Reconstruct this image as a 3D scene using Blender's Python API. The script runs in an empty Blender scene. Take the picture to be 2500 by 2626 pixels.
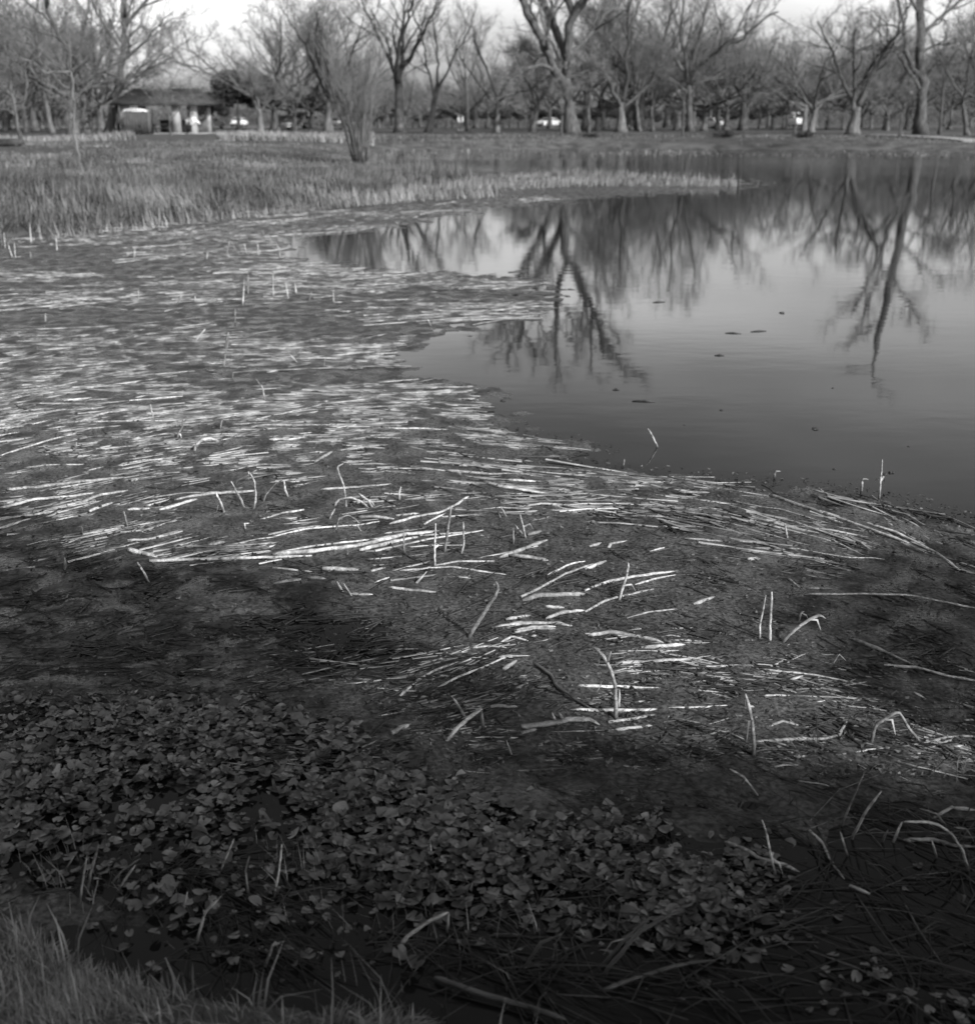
import bpy, bmesh, math, random
import numpy as np
from mathutils import Vector, Matrix

# ------------------------------------------------------------------ camera, sky, sun, exposure
sc = bpy.context.scene
COL = sc.collection
R = math.radians
EYE = 1.9                      # eye above the water (water is z = 0)
PW, PH, FPX = 2500.0, 2626.0, 3100.0
HORIZON = 305.0
PITCH = math.atan((PH / 2 - HORIZON) / FPX)

cam_d = bpy.data.cameras.new('camera')
cam = bpy.data.objects.new('camera', cam_d)
COL.objects.link(cam)
cam.location = (0, 0, EYE)
cam.rotation_euler = (math.pi / 2 - PITCH, 0, 0)
cam_d.sensor_fit = 'HORIZONTAL'
cam_d.sensor_width = 36.0
cam_d.lens = 36.0 * FPX / PW
cam_d.clip_start = 0.05
cam_d.clip_end = 9000
cam_d.dof.use_dof = True
cam_d.dof.focus_distance = 4.8
cam_d.dof.aperture_fstop = 3.6
sc.camera = cam

SUN_EL = R(33)
SUN_AZ = Vector((0.66, -0.75)).normalized()      # horizontal direction towards the sun: behind, to the right
SUN = Vector((SUN_AZ.x * math.cos(SUN_EL), SUN_AZ.y * math.cos(SUN_EL), math.sin(SUN_EL)))
sl = bpy.data.lights.new('sun', 'SUN')
sl.energy = 3.0
sl.angle = R(0.6)
sl.color = (1, 1, 1)
so = bpy.data.objects.new('sun', sl)
so.rotation_euler = SUN.to_track_quat('Z', 'Y').to_euler()
so.location = (20, -20, 30)
COL.objects.link(so)

world = bpy.data.worlds.new('World')
sc.world = world
world.use_nodes = True
wn, wl = world.node_tree.nodes, world.node_tree.links
wn.clear()
w_out = wn.new('ShaderNodeOutputWorld')
w_bg = wn.new('ShaderNodeBackground')
w_sky = wn.new('ShaderNodeTexSky')
w_sky.sky_type = 'NISHITA'
w_sky.sun_disc = False
w_sky.sun_elevation = SUN_EL
w_sky.sun_rotation = math.atan2(SUN_AZ.x, SUN_AZ.y)
w_sky.air_density = 1.0
w_sky.dust_density = 3.5
w_bw = wn.new('ShaderNodeRGBToBW')
# thin high cloud: the film is black and white, so is the sky
w_tc = wn.new('ShaderNodeTexCoord')
w_map = wn.new('ShaderNodeMapping')
w_map.inputs['Scale'].default_value = (1.2, 1.2, 5.0)
w_noise = wn.new('ShaderNodeTexNoise')
w_noise.inputs['Scale'].default_value = 2.2
w_noise.inputs['Detail'].default_value = 5
w_ramp = wn.new('ShaderNodeMapRange')
w_ramp.inputs['From Min'].default_value = 0.36
w_ramp.inputs['From Max'].default_value = 0.66
w_ramp.inputs['To Min'].default_value = 0.9
w_ramp.inputs['To Max'].default_value = 1.55
w_mul = wn.new('ShaderNodeMath'); w_mul.operation = 'MULTIPLY'
wl.new(w_sky.outputs[0], w_bw.inputs[0])
wl.new(w_tc.outputs['Generated'], w_map.inputs[0])
wl.new(w_map.outputs[0], w_noise.inputs['Vector'])
wl.new(w_noise.outputs['Fac'], w_ramp.inputs['Value'])
wl.new(w_bw.outputs[0], w_mul.inputs[0])
wl.new(w_ramp.outputs[0], w_mul.inputs[1])
# the bright haze lies low over the horizon all round; higher up the clear winter sky is deeper
w_sep = wn.new('ShaderNodeSeparateXYZ'); wl.new(w_tc.outputs['Generated'], w_sep.inputs[0])
w_el = wn.new('ShaderNodeMapRange'); w_el.interpolation_type = 'SMOOTHSTEP'
w_el.inputs['From Min'].default_value = 0.06; w_el.inputs['From Max'].default_value = 0.30
w_el.inputs['To Min'].default_value = 1.12; w_el.inputs['To Max'].default_value = 0.36
wl.new(w_sep.outputs['Z'], w_el.inputs['Value'])
w_mul2 = wn.new('ShaderNodeMath'); w_mul2.operation = 'MULTIPLY'
wl.new(w_mul.outputs[0], w_mul2.inputs[0]); wl.new(w_el.outputs[0], w_mul2.inputs[1])
wl.new(w_mul2.outputs[0], w_bg.inputs['Color'])
w_bg.inputs['Strength'].default_value = 0.15
wl.new(w_bg.outputs[0], w_out.inputs['Surface'])

vs = sc.view_settings
vs.view_transform = 'Standard'
vs.look = 'None'
vs.exposure = 0.85
vs.gamma = 1.0
vs.use_curve_mapping = False

# ------------------------------------------------------------------ helpers
CP, SP = math.cos(PITCH), math.sin(PITCH)
def ray(px, py):
    x = (px - PW / 2) / FPX
    yv = (PH / 2 - py) / FPX
    return Vector((x, CP + yv * SP, -SP + yv * CP))
def on_plane(px, py, z=0.0):
    r = ray(px, py)
    t = (z - EYE) / r.z
    return Vector((r.x * t, r.y * t, z))
def at_depth(px, py, d):
    r = ray(px, py)
    t = d / r.y
    return Vector((r.x * t, d, EYE + r.z * t))

def hash2(ix, iy, seed):
    h = (ix.astype(np.int64) * 374761393 + iy.astype(np.int64) * 668265263 + seed * 1442695041) & 0xffffffff
    h = ((h ^ (h >> 13)) * 1274126177) & 0xffffffff
    h = h ^ (h >> 16)
    return (h & 0xffff) / 65535.0
def vnoise(x, y, seed=0):
    ix, iy = np.floor(x), np.floor(y)
    fx, fy = x - ix, y - iy
    fx = fx * fx * (3 - 2 * fx); fy = fy * fy * (3 - 2 * fy)
    a = hash2(ix, iy, seed); b = hash2(ix + 1, iy, seed)
    c = hash2(ix, iy + 1, seed); d = hash2(ix + 1, iy + 1, seed)
    return (a * (1 - fx) + b * fx) * (1 - fy) + (c * (1 - fx) + d * fx) * fy
def fbm(x, y, seed=0, octaves=4):
    s, a, t = 0.0, 1.0, 0.0
    for i in range(octaves):
        s = s + a * vnoise(x * 2 ** i + 17.3 * i, y * 2 ** i - 9.1 * i, seed + i)
        t += a; a *= 0.5
    return s / t                                     # 0..1
def sdist(px, py, poly):
    """signed distance to a polygon, negative inside"""
    x, y = px, py
    d2 = np.full(x.shape, 1e18); inside = np.zeros(x.shape, bool)
    n = len(poly)
    for i in range(n):
        ax, ay = poly[i]; bx, by = poly[(i + 1) % n]
        ex, ey = bx - ax, by - ay
        l2 = ex * ex + ey * ey + 1e-12
        t = np.clip(((x - ax) * ex + (y - ay) * ey) / l2, 0, 1)
        d2 = np.minimum(d2, (x - ax - t * ex) ** 2 + (y - ay - t * ey) ** 2)
        c = ((ay > y) != (by > y)) & (x < (bx - ax) * (y - ay) / ((by - ay) if by != ay else 1e-9) + ax)
        inside ^= c
    d = np.sqrt(d2)
    return np.where(inside, -d, d)

def link(name, mesh, mat=None, parent=None):
    o = bpy.data.objects.new(name, mesh)
    COL.objects.link(o)
    if mat is not None and len(mesh.materials) == 0:
        mesh.materials.append(mat)
    if parent is not None:
        o.parent = parent
    return o
def empty(name, loc, rz=0.0):
    o = bpy.data.objects.new(name, None)
    o.empty_display_size = 0.2
    o.location = loc
    o.rotation_euler = (0, 0, rz)
    COL.objects.link(o)
    return o
def tag(o, label=None, cat=None, group=None, kind=None):
    if label: o['label'] = label
    if cat: o['category'] = cat
    if group: o['group'] = group
    if kind: o['kind'] = kind
    return o
def copy_tree(o, parent=None):
    c = o.copy(); COL.objects.link(c); c.parent = parent
    for ch in list(o.children):
        copy_tree(ch, c)
    return c

class MB:
    """collects vertices and faces of ONE mesh"""
    def __init__(self):
        self.v, self.f, self.n = [], [], 0
    def raw(self, verts, faces):
        self.v.append(np.asarray(verts, float).reshape(-1, 3))
        f = np.asarray(faces, int)
        self.f.append(f + self.n)
        self.n += len(self.v[-1])
    def tube(self, pts, rad, sides=6, cap=True, flat=1.0):
        P = np.asarray(pts, float); n = len(P)
        T = np.gradient(P, axis=0)
        T /= np.linalg.norm(T, axis=1)[:, None] + 1e-9
        ref = np.array([0.0, 0.0, 1.0]) if abs(T[:, 2].mean()) < 0.8 else np.array([1.0, 0.0, 0.0])
        U = np.cross(T, ref); U /= np.linalg.norm(U, axis=1)[:, None] + 1e-9
        W = np.cross(U, T)
        a = np.arange(sides) * 2 * math.pi / sides
        rad = np.asarray(rad, float).reshape(n, 1, 1)
        V = P[:, None, :] + rad * (np.cos(a)[None, :, None] * U[:, None, :] + flat * np.sin(a)[None, :, None] * W[:, None, :])
        i = np.arange(n - 1)[:, None] * sides; j = np.arange(sides)[None, :]; k = (j + 1) % sides
        F = np.stack([i + j, i + k, i + sides + k, i + sides + j], -1).reshape(-1, 4)
        self.raw(V.reshape(-1, 3), F)
        if cap:
            for base, rev in ((0, True), ((n - 1) * sides, False)):
                ids = [base + q for q in range(sides)]
                if rev: ids = ids[::-1]
                for q in range(1, sides - 1, 2):
                    d = ids[min(q + 2, sides - 1)]
                    quad = [ids[0], ids[q], ids[q + 1], d] if d != ids[q + 1] else [ids[0], ids[q], ids[q + 1], ids[q + 1]]
                    self.f.append(np.array([quad]) + (self.n - len(V.reshape(-1, 3))))
    def prisms(self, A, B, C, ra, rc):
        """many three-sided twigs A-B-C at once, tapering to the tip"""
        A, B, C = map(lambda q: np.asarray(q, float), (A, B, C)); n = len(A)
        T = C - A; T /= np.linalg.norm(T, axis=1)[:, None] + 1e-9
        ref = np.where(np.abs(T[:, 2:3]) < 0.8, np.array([[0, 0, 1.0]]), np.array([[1.0, 0, 0]]))
        U = np.cross(T, ref); U /= np.linalg.norm(U, axis=1)[:, None] + 1e-9
        W = np.cross(U, T)
        ra = np.broadcast_to(np.asarray(ra, float), (n,)); rc = np.broadcast_to(np.asarray(rc, float), (n,))
        rings = []
        for P, r in ((A, ra), (B, (ra + rc) / 2), (C, rc)):
            for k in range(3):
                an = k * 2 * math.pi / 3
                rings.append(P + r[:, None] * (math.cos(an) * U + math.sin(an) * W))
        V = np.stack(rings, 1).reshape(-1, 3)
        base = np.arange(n)[:, None] * 9
        F = []
        for s in (0, 3):
            for k in range(3):
                k2 = (k + 1) % 3
                F.append(np.concatenate([base + s + k, base + s + k2, base + s + 3 + k2, base + s + 3 + k], 1))
        self.raw(V, np.concatenate(F))
    def blades(self, A, B, C, wid, side):
        """flat bent leaves: two quads each, width vector side"""
        A, B, C = map(lambda q: np.asarray(q, float), (A, B, C)); n = len(A)
        w = np.asarray(side) * np.broadcast_to(np.asarray(wid, float), (n,))[:, None]
        V = np.stack([A - w, A + w, B - w * .8, B + w * .8, C - w * .12, C + w * .12], 1).reshape(-1, 3)
        b = np.arange(n)[:, None] * 6
        F = np.concatenate([np.concatenate([b, b + 1, b + 3, b + 2], 1), np.concatenate([b + 2, b + 3, b + 5, b + 4], 1)])
        self.raw(V, F)
    def box(self, c, s, rz=0.0, taper=1.0):
        cx, cy, cz = c; sx, sy, sz = (q / 2 for q in s)
        v = []
        for z, t in ((-sz, 1.0), (sz, taper)):
            for x, y in ((-sx, -sy), (sx, -sy), (sx, sy), (-sx, sy)):
                x, y = x * t, y * t
                v.append((cx + x * math.cos(rz) - y * math.sin(rz), cy + x * math.sin(rz) + y * math.cos(rz), cz + z))
        self.raw(v, [(3, 2, 1, 0), (4, 5, 6, 7), (0, 1, 5, 4), (1, 2, 6, 5), (2, 3, 7, 6), (3, 0, 4, 7)])
    def mesh(self, name, mat=None, smooth=False):
        V = np.concatenate(self.v)
        me = bpy.data.meshes.new(name)
        fs = []
        for f in self.f:
            if f.shape[1] == 4:
                tri = f[:, 2] == f[:, 3]
                if tri.any():
                    fs.append(f[~tri]); fs.append(f[tri][:, :3]); continue
            fs.append(f)
        fs = [f for f in fs if len(f)]
        loops = np.concatenate([f.ravel() for f in fs]); tot = np.concatenate([np.full(len(f), f.shape[1]) for f in fs])
        me.vertices.add(len(V)); me.vertices.foreach_set('co', V.astype(np.float32).ravel())
        me.loops.add(len(loops)); me.loops.foreach_set('vertex_index', loops.astype(np.int32))
        me.polygons.add(len(tot)); me.polygons.foreach_set('loop_start', (np.cumsum(tot) - tot).astype(np.int32))
        me.polygons.foreach_set('loop_total', tot.astype(np.int32))
        me.update(calc_edges=True)
        if smooth:
            me.polygons.foreach_set('use_smooth', np.ones(len(me.polygons), bool))
        if mat is not None:
            me.materials.append(mat)
        return me
    def build(self, name, mat=None, parent=None, smooth=False):
        return link(name, self.mesh(name, mat, smooth), None, parent)

# ------------------------------------------------------------------ materials (a black and white photograph: all greys)
def new_mat(name):
    m = bpy.data.materials.new(name); m.use_nodes = True
    nt = m.node_tree
    return m, nt.nodes, nt.links, nt.nodes['Principled BSDF']
def grey_noise(name, lo, hi, scale, rough=0.85, detail=6, rnd=0.0, bump=0.0, bump_scale=None, stretch=(1, 1, 1), coord='Object', lo_at=0.35, hi_at=0.65, spec=0.3, scale2=None, amt2=0.0, island=False):
    """grey base colour from noise; rnd = spread of brightness between objects (or mesh islands)"""
    m, n, l, b = new_mat(name)
    tc = n.new('ShaderNodeTexCoord'); mp = n.new('ShaderNodeMapping')
    mp.inputs['Scale'].default_value = stretch
    l.new(tc.outputs[coord], mp.inputs[0])
    nz = n.new('ShaderNodeTexNoise'); nz.inputs['Scale'].default_value = scale; nz.inputs['Detail'].default_value = detail
    l.new(mp.outputs[0], nz.inputs['Vector'])
    mr = n.new('ShaderNodeMapRange')
    mr.inputs['From Min'].default_value = lo_at; mr.inputs['From Max'].default_value = hi_at
    mr.inputs['To Min'].default_value = lo; mr.inputs['To Max'].default_value = hi
    l.new(nz.outputs['Fac'], mr.inputs['Value'])
    out = mr.outputs[0]
    def mul(a, sock):
        q = n.new('ShaderNodeMath'); q.operation = 'MULTIPLY'
        l.new(a, q.inputs[0]); l.new(sock, q.inputs[1]); return q.outputs[0]
    if scale2:
        n2 = n.new('ShaderNodeTexNoise'); n2.inputs['Scale'].default_value = scale2; n2.inputs['Detail'].default_value = 3
        l.new(mp.outputs[0], n2.inputs['Vector'])
        r2 = n.new('ShaderNodeMapRange')
        r2.inputs['From Min'].default_value = 0.3; r2.inputs['From Max'].default_value = 0.7
        r2.inputs['To Min'].default_value = 1 - amt2; r2.inputs['To Max'].default_value = 1 + amt2
        l.new(n2.outputs['Fac'], r2.inputs['Value']); out = mul(out, r2.outputs[0])
    if rnd:
        if island:
            g = n.new('ShaderNodeNewGeometry'); rs = g.outputs['Random Per Island']
        else:
            g = n.new('ShaderNodeObjectInfo'); rs = g.outputs['Random']
        r3 = n.new('ShaderNodeMapRange'); r3.inputs['To Min'].default_value = 1 - rnd; r3.inputs['To Max'].default_value = 1 + rnd
        l.new(rs, r3.inputs['Value']); out = mul(out, r3.outputs[0])
    l.new(out, b.inputs['Base Color'])
    b.inputs['Roughness'].default_value = rough
    b.inputs['Specular IOR Level'].default_value = spec
    if bump:
        bn = n.new('ShaderNodeBump'); bn.inputs['Strength'].default_value = 0.6; bn.inputs['Distance'].default_value = bump
        nb = n.new('ShaderNodeTexNoise'); nb.inputs['Scale'].default_value = bump_scale or scale; nb.inputs['Detail'].default_value = 5
        l.new(mp.outputs[0], nb.inputs['Vector']); l.new(nb.outputs['Fac'], bn.inputs['Height'])
        l.new(bn.outputs[0], b.inputs['Normal'])
    return m

M = {}
M['lawn'] = grey_noise('winter_lawn', 0.05, 0.12, 1.3, rough=0.95, rnd=0, bump=0.03, bump_scale=9, scale2=0.09, amt2=0.35, spec=0.1)
M['mat'] = grey_noise('floating_scum', 0.016, 0.085, 60.0, rough=0.6, detail=8, bump=0.010, bump_scale=55, scale2=5, amt2=0.5, spec=0.35)
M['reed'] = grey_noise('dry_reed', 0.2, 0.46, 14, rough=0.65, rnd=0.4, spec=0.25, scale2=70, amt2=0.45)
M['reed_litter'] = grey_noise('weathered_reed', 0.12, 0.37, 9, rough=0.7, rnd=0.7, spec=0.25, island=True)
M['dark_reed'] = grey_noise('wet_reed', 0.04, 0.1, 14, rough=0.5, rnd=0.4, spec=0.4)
M['dark_litter'] = grey_noise('rotting_litter', 0.015, 0.05, 14, rough=0.6, rnd=0.6, spec=0.4, island=True)
M['dry_grass'] = grey_noise('dry_bank_grass', 0.07, 0.19, 0.5, rough=0.9, rnd=0.5, spec=0.15, island=True)
M['pale_grass'] = grey_noise('pale_spit_grass', 0.14, 0.28, 0.6, rough=0.9, rnd=0.45, spec=0.15, island=True)
M['near_grass'] = grey_noise('near_bank_grass', 0.12, 0.32, 3, rough=0.85, rnd=0.5, spec=0.2, island=True)
M['bark'] = grey_noise('grey_bark', 0.05, 0.13, 2.2, rough=0.95, rnd=0.15, bump=0.03, bump_scale=6, stretch=(3, 3, 0.7), spec=0.1)
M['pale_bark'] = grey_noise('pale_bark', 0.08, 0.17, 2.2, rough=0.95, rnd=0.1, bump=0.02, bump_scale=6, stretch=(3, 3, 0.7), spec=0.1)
M['twig'] = grey_noise('bare_twigs', 0.11, 0.21, 0.8, rough=0.95, rnd=0.2, spec=0.05)
M['wood_far'] = grey_noise('far_wood', 0.03, 0.08, 0.12, rough=1.0, rnd=0.3, spec=0.0, island=True)
M['fleck'] = grey_noise('scum_fleck', 0.02, 0.1, 30, rough=0.6, rnd=0.9, spec=0.35, island=True)
M['pale_limb'] = grey_noise('pale_smooth_bark', 0.08, 0.18, 2.2, rough=0.9, rnd=0.1, bump=0.01, bump_scale=9, stretch=(3, 3, 0.7), spec=0.1)
# the mat is soaked and shining in places, dry and dull in others
_n, _l = M['mat'].node_tree.nodes, M['mat'].node_tree.links
_tc = _n.new('ShaderNodeTexCoord'); _nz = _n.new('ShaderNodeTexNoise'); _nz.inputs['Scale'].default_value = 6; _nz.inputs['Detail'].default_value = 6; _l.new(_tc.outputs['Object'], _nz.inputs['Vector'])
_mr = _n.new('ShaderNodeMapRange'); _mr.inputs['From Min'].default_value = 0.42; _mr.inputs['From Max'].default_value = 0.6; _mr.inputs['To Min'].default_value = 0.16; _mr.inputs['To Max'].default_value = 0.75
_l.new(_nz.outputs['Fac'], _mr.inputs['Value']); _l.new(_mr.outputs[0], _n['Principled BSDF'].inputs['Roughness'])
M['reed_wet'] = M['reed'].copy(); M['reed_wet'].name = 'dry_reed_wet_foot'
# a standing reed is soaked dark at the water line and ringed with darker nodes
_n, _l = M['reed_wet'].node_tree.nodes, M['reed_wet'].node_tree.links
_b = _n['Principled BSDF']; _src = _b.inputs['Base Color'].links[0].from_socket
_tc = _n.new('ShaderNodeTexCoord'); _sx = _n.new('ShaderNodeSeparateXYZ'); _l.new(_tc.outputs['Object'], _sx.inputs[0])
_mr = _n.new('ShaderNodeMapRange'); _mr.inputs['From Min'].default_value = 0.0; _mr.inputs['From Max'].default_value = 0.05
_mr.inputs['To Min'].default_value = 0.3; _mr.inputs['To Max'].default_value = 1.0; _l.new(_sx.outputs['Z'], _mr.inputs['Value'])
_nz = _n.new('ShaderNodeTexNoise'); _nz.noise_dimensions = '1D'; _nz.inputs['Scale'].default_value = 45; _nz.inputs['Detail'].default_value = 1; _l.new(_sx.outputs['Z'], _nz.inputs['W'])
_m2 = _n.new('ShaderNodeMapRange'); _m2.inputs['From Min'].default_value = 0.30; _m2.inputs['From Max'].default_value = 0.42; _m2.inputs['To Min'].default_value = 0.45; _l.new(_nz.outputs['Fac'], _m2.inputs['Value'])
_mx = _n.new('ShaderNodeMath'); _mx.operation = 'MULTIPLY'; _l.new(_mr.outputs[0], _mx.inputs[0]); _l.new(_m2.outputs[0], _mx.inputs[1])
_ml = _n.new('ShaderNodeMath'); _ml.operation = 'MULTIPLY'; _l.new(_src, _ml.inputs[0]); _l.new(_mx.outputs[0], _ml.inputs[1]); _l.new(_ml.outputs[0], _b.inputs['Base Color'])
# trunk colour pale at the foot, darker with height up the tree
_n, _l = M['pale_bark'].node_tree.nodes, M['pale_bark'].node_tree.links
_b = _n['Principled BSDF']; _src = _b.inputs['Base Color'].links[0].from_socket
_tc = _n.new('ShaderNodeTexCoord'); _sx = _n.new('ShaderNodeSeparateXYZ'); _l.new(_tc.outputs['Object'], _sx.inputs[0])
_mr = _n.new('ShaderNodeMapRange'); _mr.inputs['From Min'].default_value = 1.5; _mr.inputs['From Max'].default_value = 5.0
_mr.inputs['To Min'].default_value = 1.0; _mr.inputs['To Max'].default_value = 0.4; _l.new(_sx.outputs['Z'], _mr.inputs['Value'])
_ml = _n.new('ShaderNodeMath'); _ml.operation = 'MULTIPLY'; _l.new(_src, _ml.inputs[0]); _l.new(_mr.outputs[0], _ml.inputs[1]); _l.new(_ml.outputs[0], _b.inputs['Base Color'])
M['evergreen'] = grey_noise('evergreen_leaves', 0.025, 0.065, 3, rough=0.7, rnd=0.3, spec=0.2, island=True)
M['leaf'] = grey_noise('water_plant_leaf', 0.06, 0.17, 22, rough=0.35, rnd=0.65, spec=0.5)
M['leaf_stuff'] = grey_noise('water_plant_foliage', 0.05, 0.15, 22, rough=0.35, rnd=0.65, spec=0.5, island=True)
M['path'] = grey_noise('pale_gravel', 0.26, 0.36, 2, rough=0.95, spec=0.1)
M['stone'] = grey_noise('pale_stone', 0.22, 0.34, 1.8, rough=0.9, spec=0.1)
M['roof'] = grey_noise('dark_shingles', 0.035, 0.07, 3, rough=0.95, spec=0.1)
M['wood_dark'] = grey_noise('dark_timber', 0.03, 0.07, 3, rough=0.9, spec=0.1)
M['wood_mid'] = grey_noise('grey_timber', 0.06, 0.11, 3, rough=0.9, spec=0.1, stretch=(4, 4, 0.6))
M['white'] = grey_noise('white_paint', 0.76, 0.84, 3, rough=0.35, spec=0.5)
M['car_dark'] = grey_noise('dark_paint', 0.04, 0.06, 3, rough=0.25, spec=0.5)
M['car_mid'] = grey_noise('grey_paint', 0.1, 0.14, 3, rough=0.25, spec=0.5)
M['glass'] = grey_noise('dark_glass', 0.015, 0.025, 1, rough=0.06, spec=0.6)
M['rubber'] = grey_noise('rubber', 0.02, 0.03, 5, rough=0.9)
M['chrome'] = grey_noise('chrome', 0.55, 0.65, 3, rough=0.15, spec=0.8)
M['chrome'].node_tree.nodes['Principled BSDF'].inputs['Metallic'].default_value = 0.9
M['skin'] = grey_noise('skin', 0.36, 0.42, 4, rough=0.6)
M['cloth_white'] = grey_noise('white_cloth', 0.74, 0.82, 6, rough=0.9)
M['cloth_pale'] = grey_noise('pale_cloth', 0.42, 0.52, 6, rough=0.9)
M['cloth_dark'] = grey_noise('dark_cloth', 0.05, 0.09, 6, rough=0.9)
M['hair'] = grey_noise('dark_hair', 0.03, 0.06, 20, rough=0.7)
M['debris'] = grey_noise('sodden_leaf', 0.02, 0.05, 20, rough=0.5)

def water_mat():
    m, n, l, b = new_mat('pond_water')
    b.inputs['Base Color'].default_value = (0.012, 0.012, 0.012, 1)
    b.inputs['IOR'].default_value = 1.33
    b.inputs['Specular IOR Level'].default_value = 0.5
    tc = n.new('ShaderNodeTexCoord')
    mp = n.new('ShaderNodeMapping'); mp.inputs['Scale'].default_value = (0.8, 1.6, 1)
    l.new(tc.outputs['Object'], mp.inputs[0])
    nz = n.new('ShaderNodeTexNoise'); nz.inputs['Scale'].default_value = 2.6; nz.inputs['Detail'].default_value = 4
    l.new(mp.outputs[0], nz.inputs['Vector'])
    # patches of breeze: stronger ripples in broad drifts
    nb = n.new('ShaderNodeTexNoise'); nb.inputs['Scale'].default_value = 0.06; nb.inputs['Detail'].default_value = 3
    l.new(mp.outputs[0], nb.inputs['Vector'])
    mr = n.new('ShaderNodeMapRange'); mr.inputs['From Min'].default_value = 0.4; mr.inputs['From Max'].default_value = 0.62
    mr.inputs['To Min'].default_value = 0.25; mr.inputs['To Max'].default_value = 1.0
    l.new(nb.outputs['Fac'], mr.inputs['Value'])
    bp = n.new('ShaderNodeBump'); bp.inputs['Distance'].default_value = 0.012
    # the far reach of the pond is open to the breeze, the near end is sheltered
    sx = n.new('ShaderNodeSeparateXYZ'); l.new(tc.outputs['Object'], sx.inputs[0])
    fr = n.new('ShaderNodeMapRange'); fr.inputs['From Min'].default_value = 40; fr.inputs['From Max'].default_value = 52
    fr.inputs['To Min'].default_value = 0.10; fr.inputs['To Max'].default_value = 1.0
    l.new(sx.outputs['Y'], fr.inputs['Value'])
    mm = n.new('ShaderNodeMath'); mm.operation = 'MULTIPLY'; l.new(mr.outputs[0], mm.inputs[0]); l.new(fr.outputs[0], mm.inputs[1])
    l.new(mm.outputs[0], bp.inputs['Strength'])
    l.new(nz.outputs['Fac'], bp.inputs['Height'])
    l.new(bp.outputs[0], b.inputs['Normal'])
    # ripples too small to resolve out in the breeze
    rg = n.new('ShaderNodeMapRange'); rg.inputs['From Min'].default_value = 38; rg.inputs['From Max'].default_value = 60
    rg.inputs['To Min'].default_value = 0.0; rg.inputs['To Max'].default_value = 0.11
    l.new(sx.outputs['Y'], rg.inputs['Value'])
    rx = n.new('ShaderNodeMapRange'); rx.inputs['From Min'].default_value = 2; rx.inputs['From Max'].default_value = 16
    l.new(sx.outputs['X'], rx.inputs['Value'])
    rm = n.new('ShaderNodeMath'); rm.operation = 'MULTIPLY_ADD'; rm.inputs[2].default_value = 0.025
    l.new(rg.outputs[0], rm.inputs[0]); l.new(rx.outputs[0], rm.inputs[1]); l.new(rm.outputs[0], b.inputs['Roughness'])
    return m
M['water'] = water_mat()

# ------------------------------------------------------------------ the setting: pond outline, ground, water
POND_PX = [(970, 385), (1300, 384), (1700, 384), (2100, 386), (2400, 389), (2700, 396), (3100, 420), (3700, 500), (4000, 700), (4000, 1100), (3900, 1700), (3600, 2300),
           (2700, 2760), (1900, 2740), (1400, 2690), (1000, 2630), (700, 2590), (420, 2560), (230, 2520), (120, 2430), (0, 2350), (-300, 2230),
           (-900, 1900), (-1300, 1400), (-1000, 1000), (-600, 760), (-300, 655), (0, 612), (150, 602), (300, 580), (450, 560), (600, 545), (760, 527), (900, 512), (1050, 492), (1180, 470),
           (1212, 462), (1180, 453), (1100, 438), (1010, 424), (950, 408), (930, 394)]
POND = [tuple(on_plane(*p).xy) for p in POND_PX]

def ground_z(x, y):
    x = np.asarray(x, float); y = np.asarray(y, float)
    r = np.hypot(x, y)
    sd = sdist(x, y, POND)
    H = np.where(r < 12, 0.30, 0.62)
    tip = np.clip((x + 12) / 10, 0, 1) * (r < 62) * (r > 25)      # the reed spit stays low
    H = H * (1 - 0.55 * tip)
    w = np.where(r < 12, 0.7, 2.4)
    up = 0.015 + H * (1 - np.exp(-np.maximum(sd, 0) / w)) + 0.05 * (fbm(x * .35, y * .35, 5) - .5) * np.clip(sd / 2, 0, 1)
    up = up + np.clip((r - 150) / 300, 0, 1) * 0.3
    dn = -0.45 * (1 - np.exp(np.minimum(sd, 0) / 0.6))
    return np.where(sd > 0, up, dn)
def gz(x, y):
    return float(ground_z(np.array([x]), np.array([y]))[0])

def polar_grid(thetas, rs):
    T, Q = np.meshgrid(thetas, rs)
    X, Y = Q * np.sin(T), Q * np.cos(T)
    nt = len(thetas); nr = len(rs)
    i = np.arange(nr - 1)[:, None] * nt; j = np.arange(nt - 1)[None, :]
    F = np.stack([i + j, i + j + 1, i + nt + j + 1, i + nt + j], -1).reshape(-1, 4)
    return X.ravel(), Y.ravel(), F

th = np.concatenate([np.linspace(-math.pi, -R(36), 90)[:-1], np.linspace(-R(36), R(36), 260), np.linspace(R(36), math.pi, 90)[1:]])
rs = np.concatenate([[0.02], np.geomspace(0.35, 4500, 270)])
X, Y, F = polar_grid(th, rs)
mb = MB(); mb.raw(np.stack([X, Y, ground_z(X, Y)], 1), F[:, ::-1])
tag(mb.build('ground', M['lawn'], smooth=True), kind='structure')

px_, py_ = [p[0] for p in POND], [p[1] for p in POND]
mb = MB(); x0, x1, y0, y1 = min(px_) - 2, max(px_) + 2, min(py_) - 1, max(py_) + 2
mb.raw([(x0, y0, 0), (x1, y0, 0), (x1, y1, 0), (x0, y1, 0)], [(0, 1, 2, 3)])
tag(mb.build('pond_water', M['water']), kind='structure')

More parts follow.
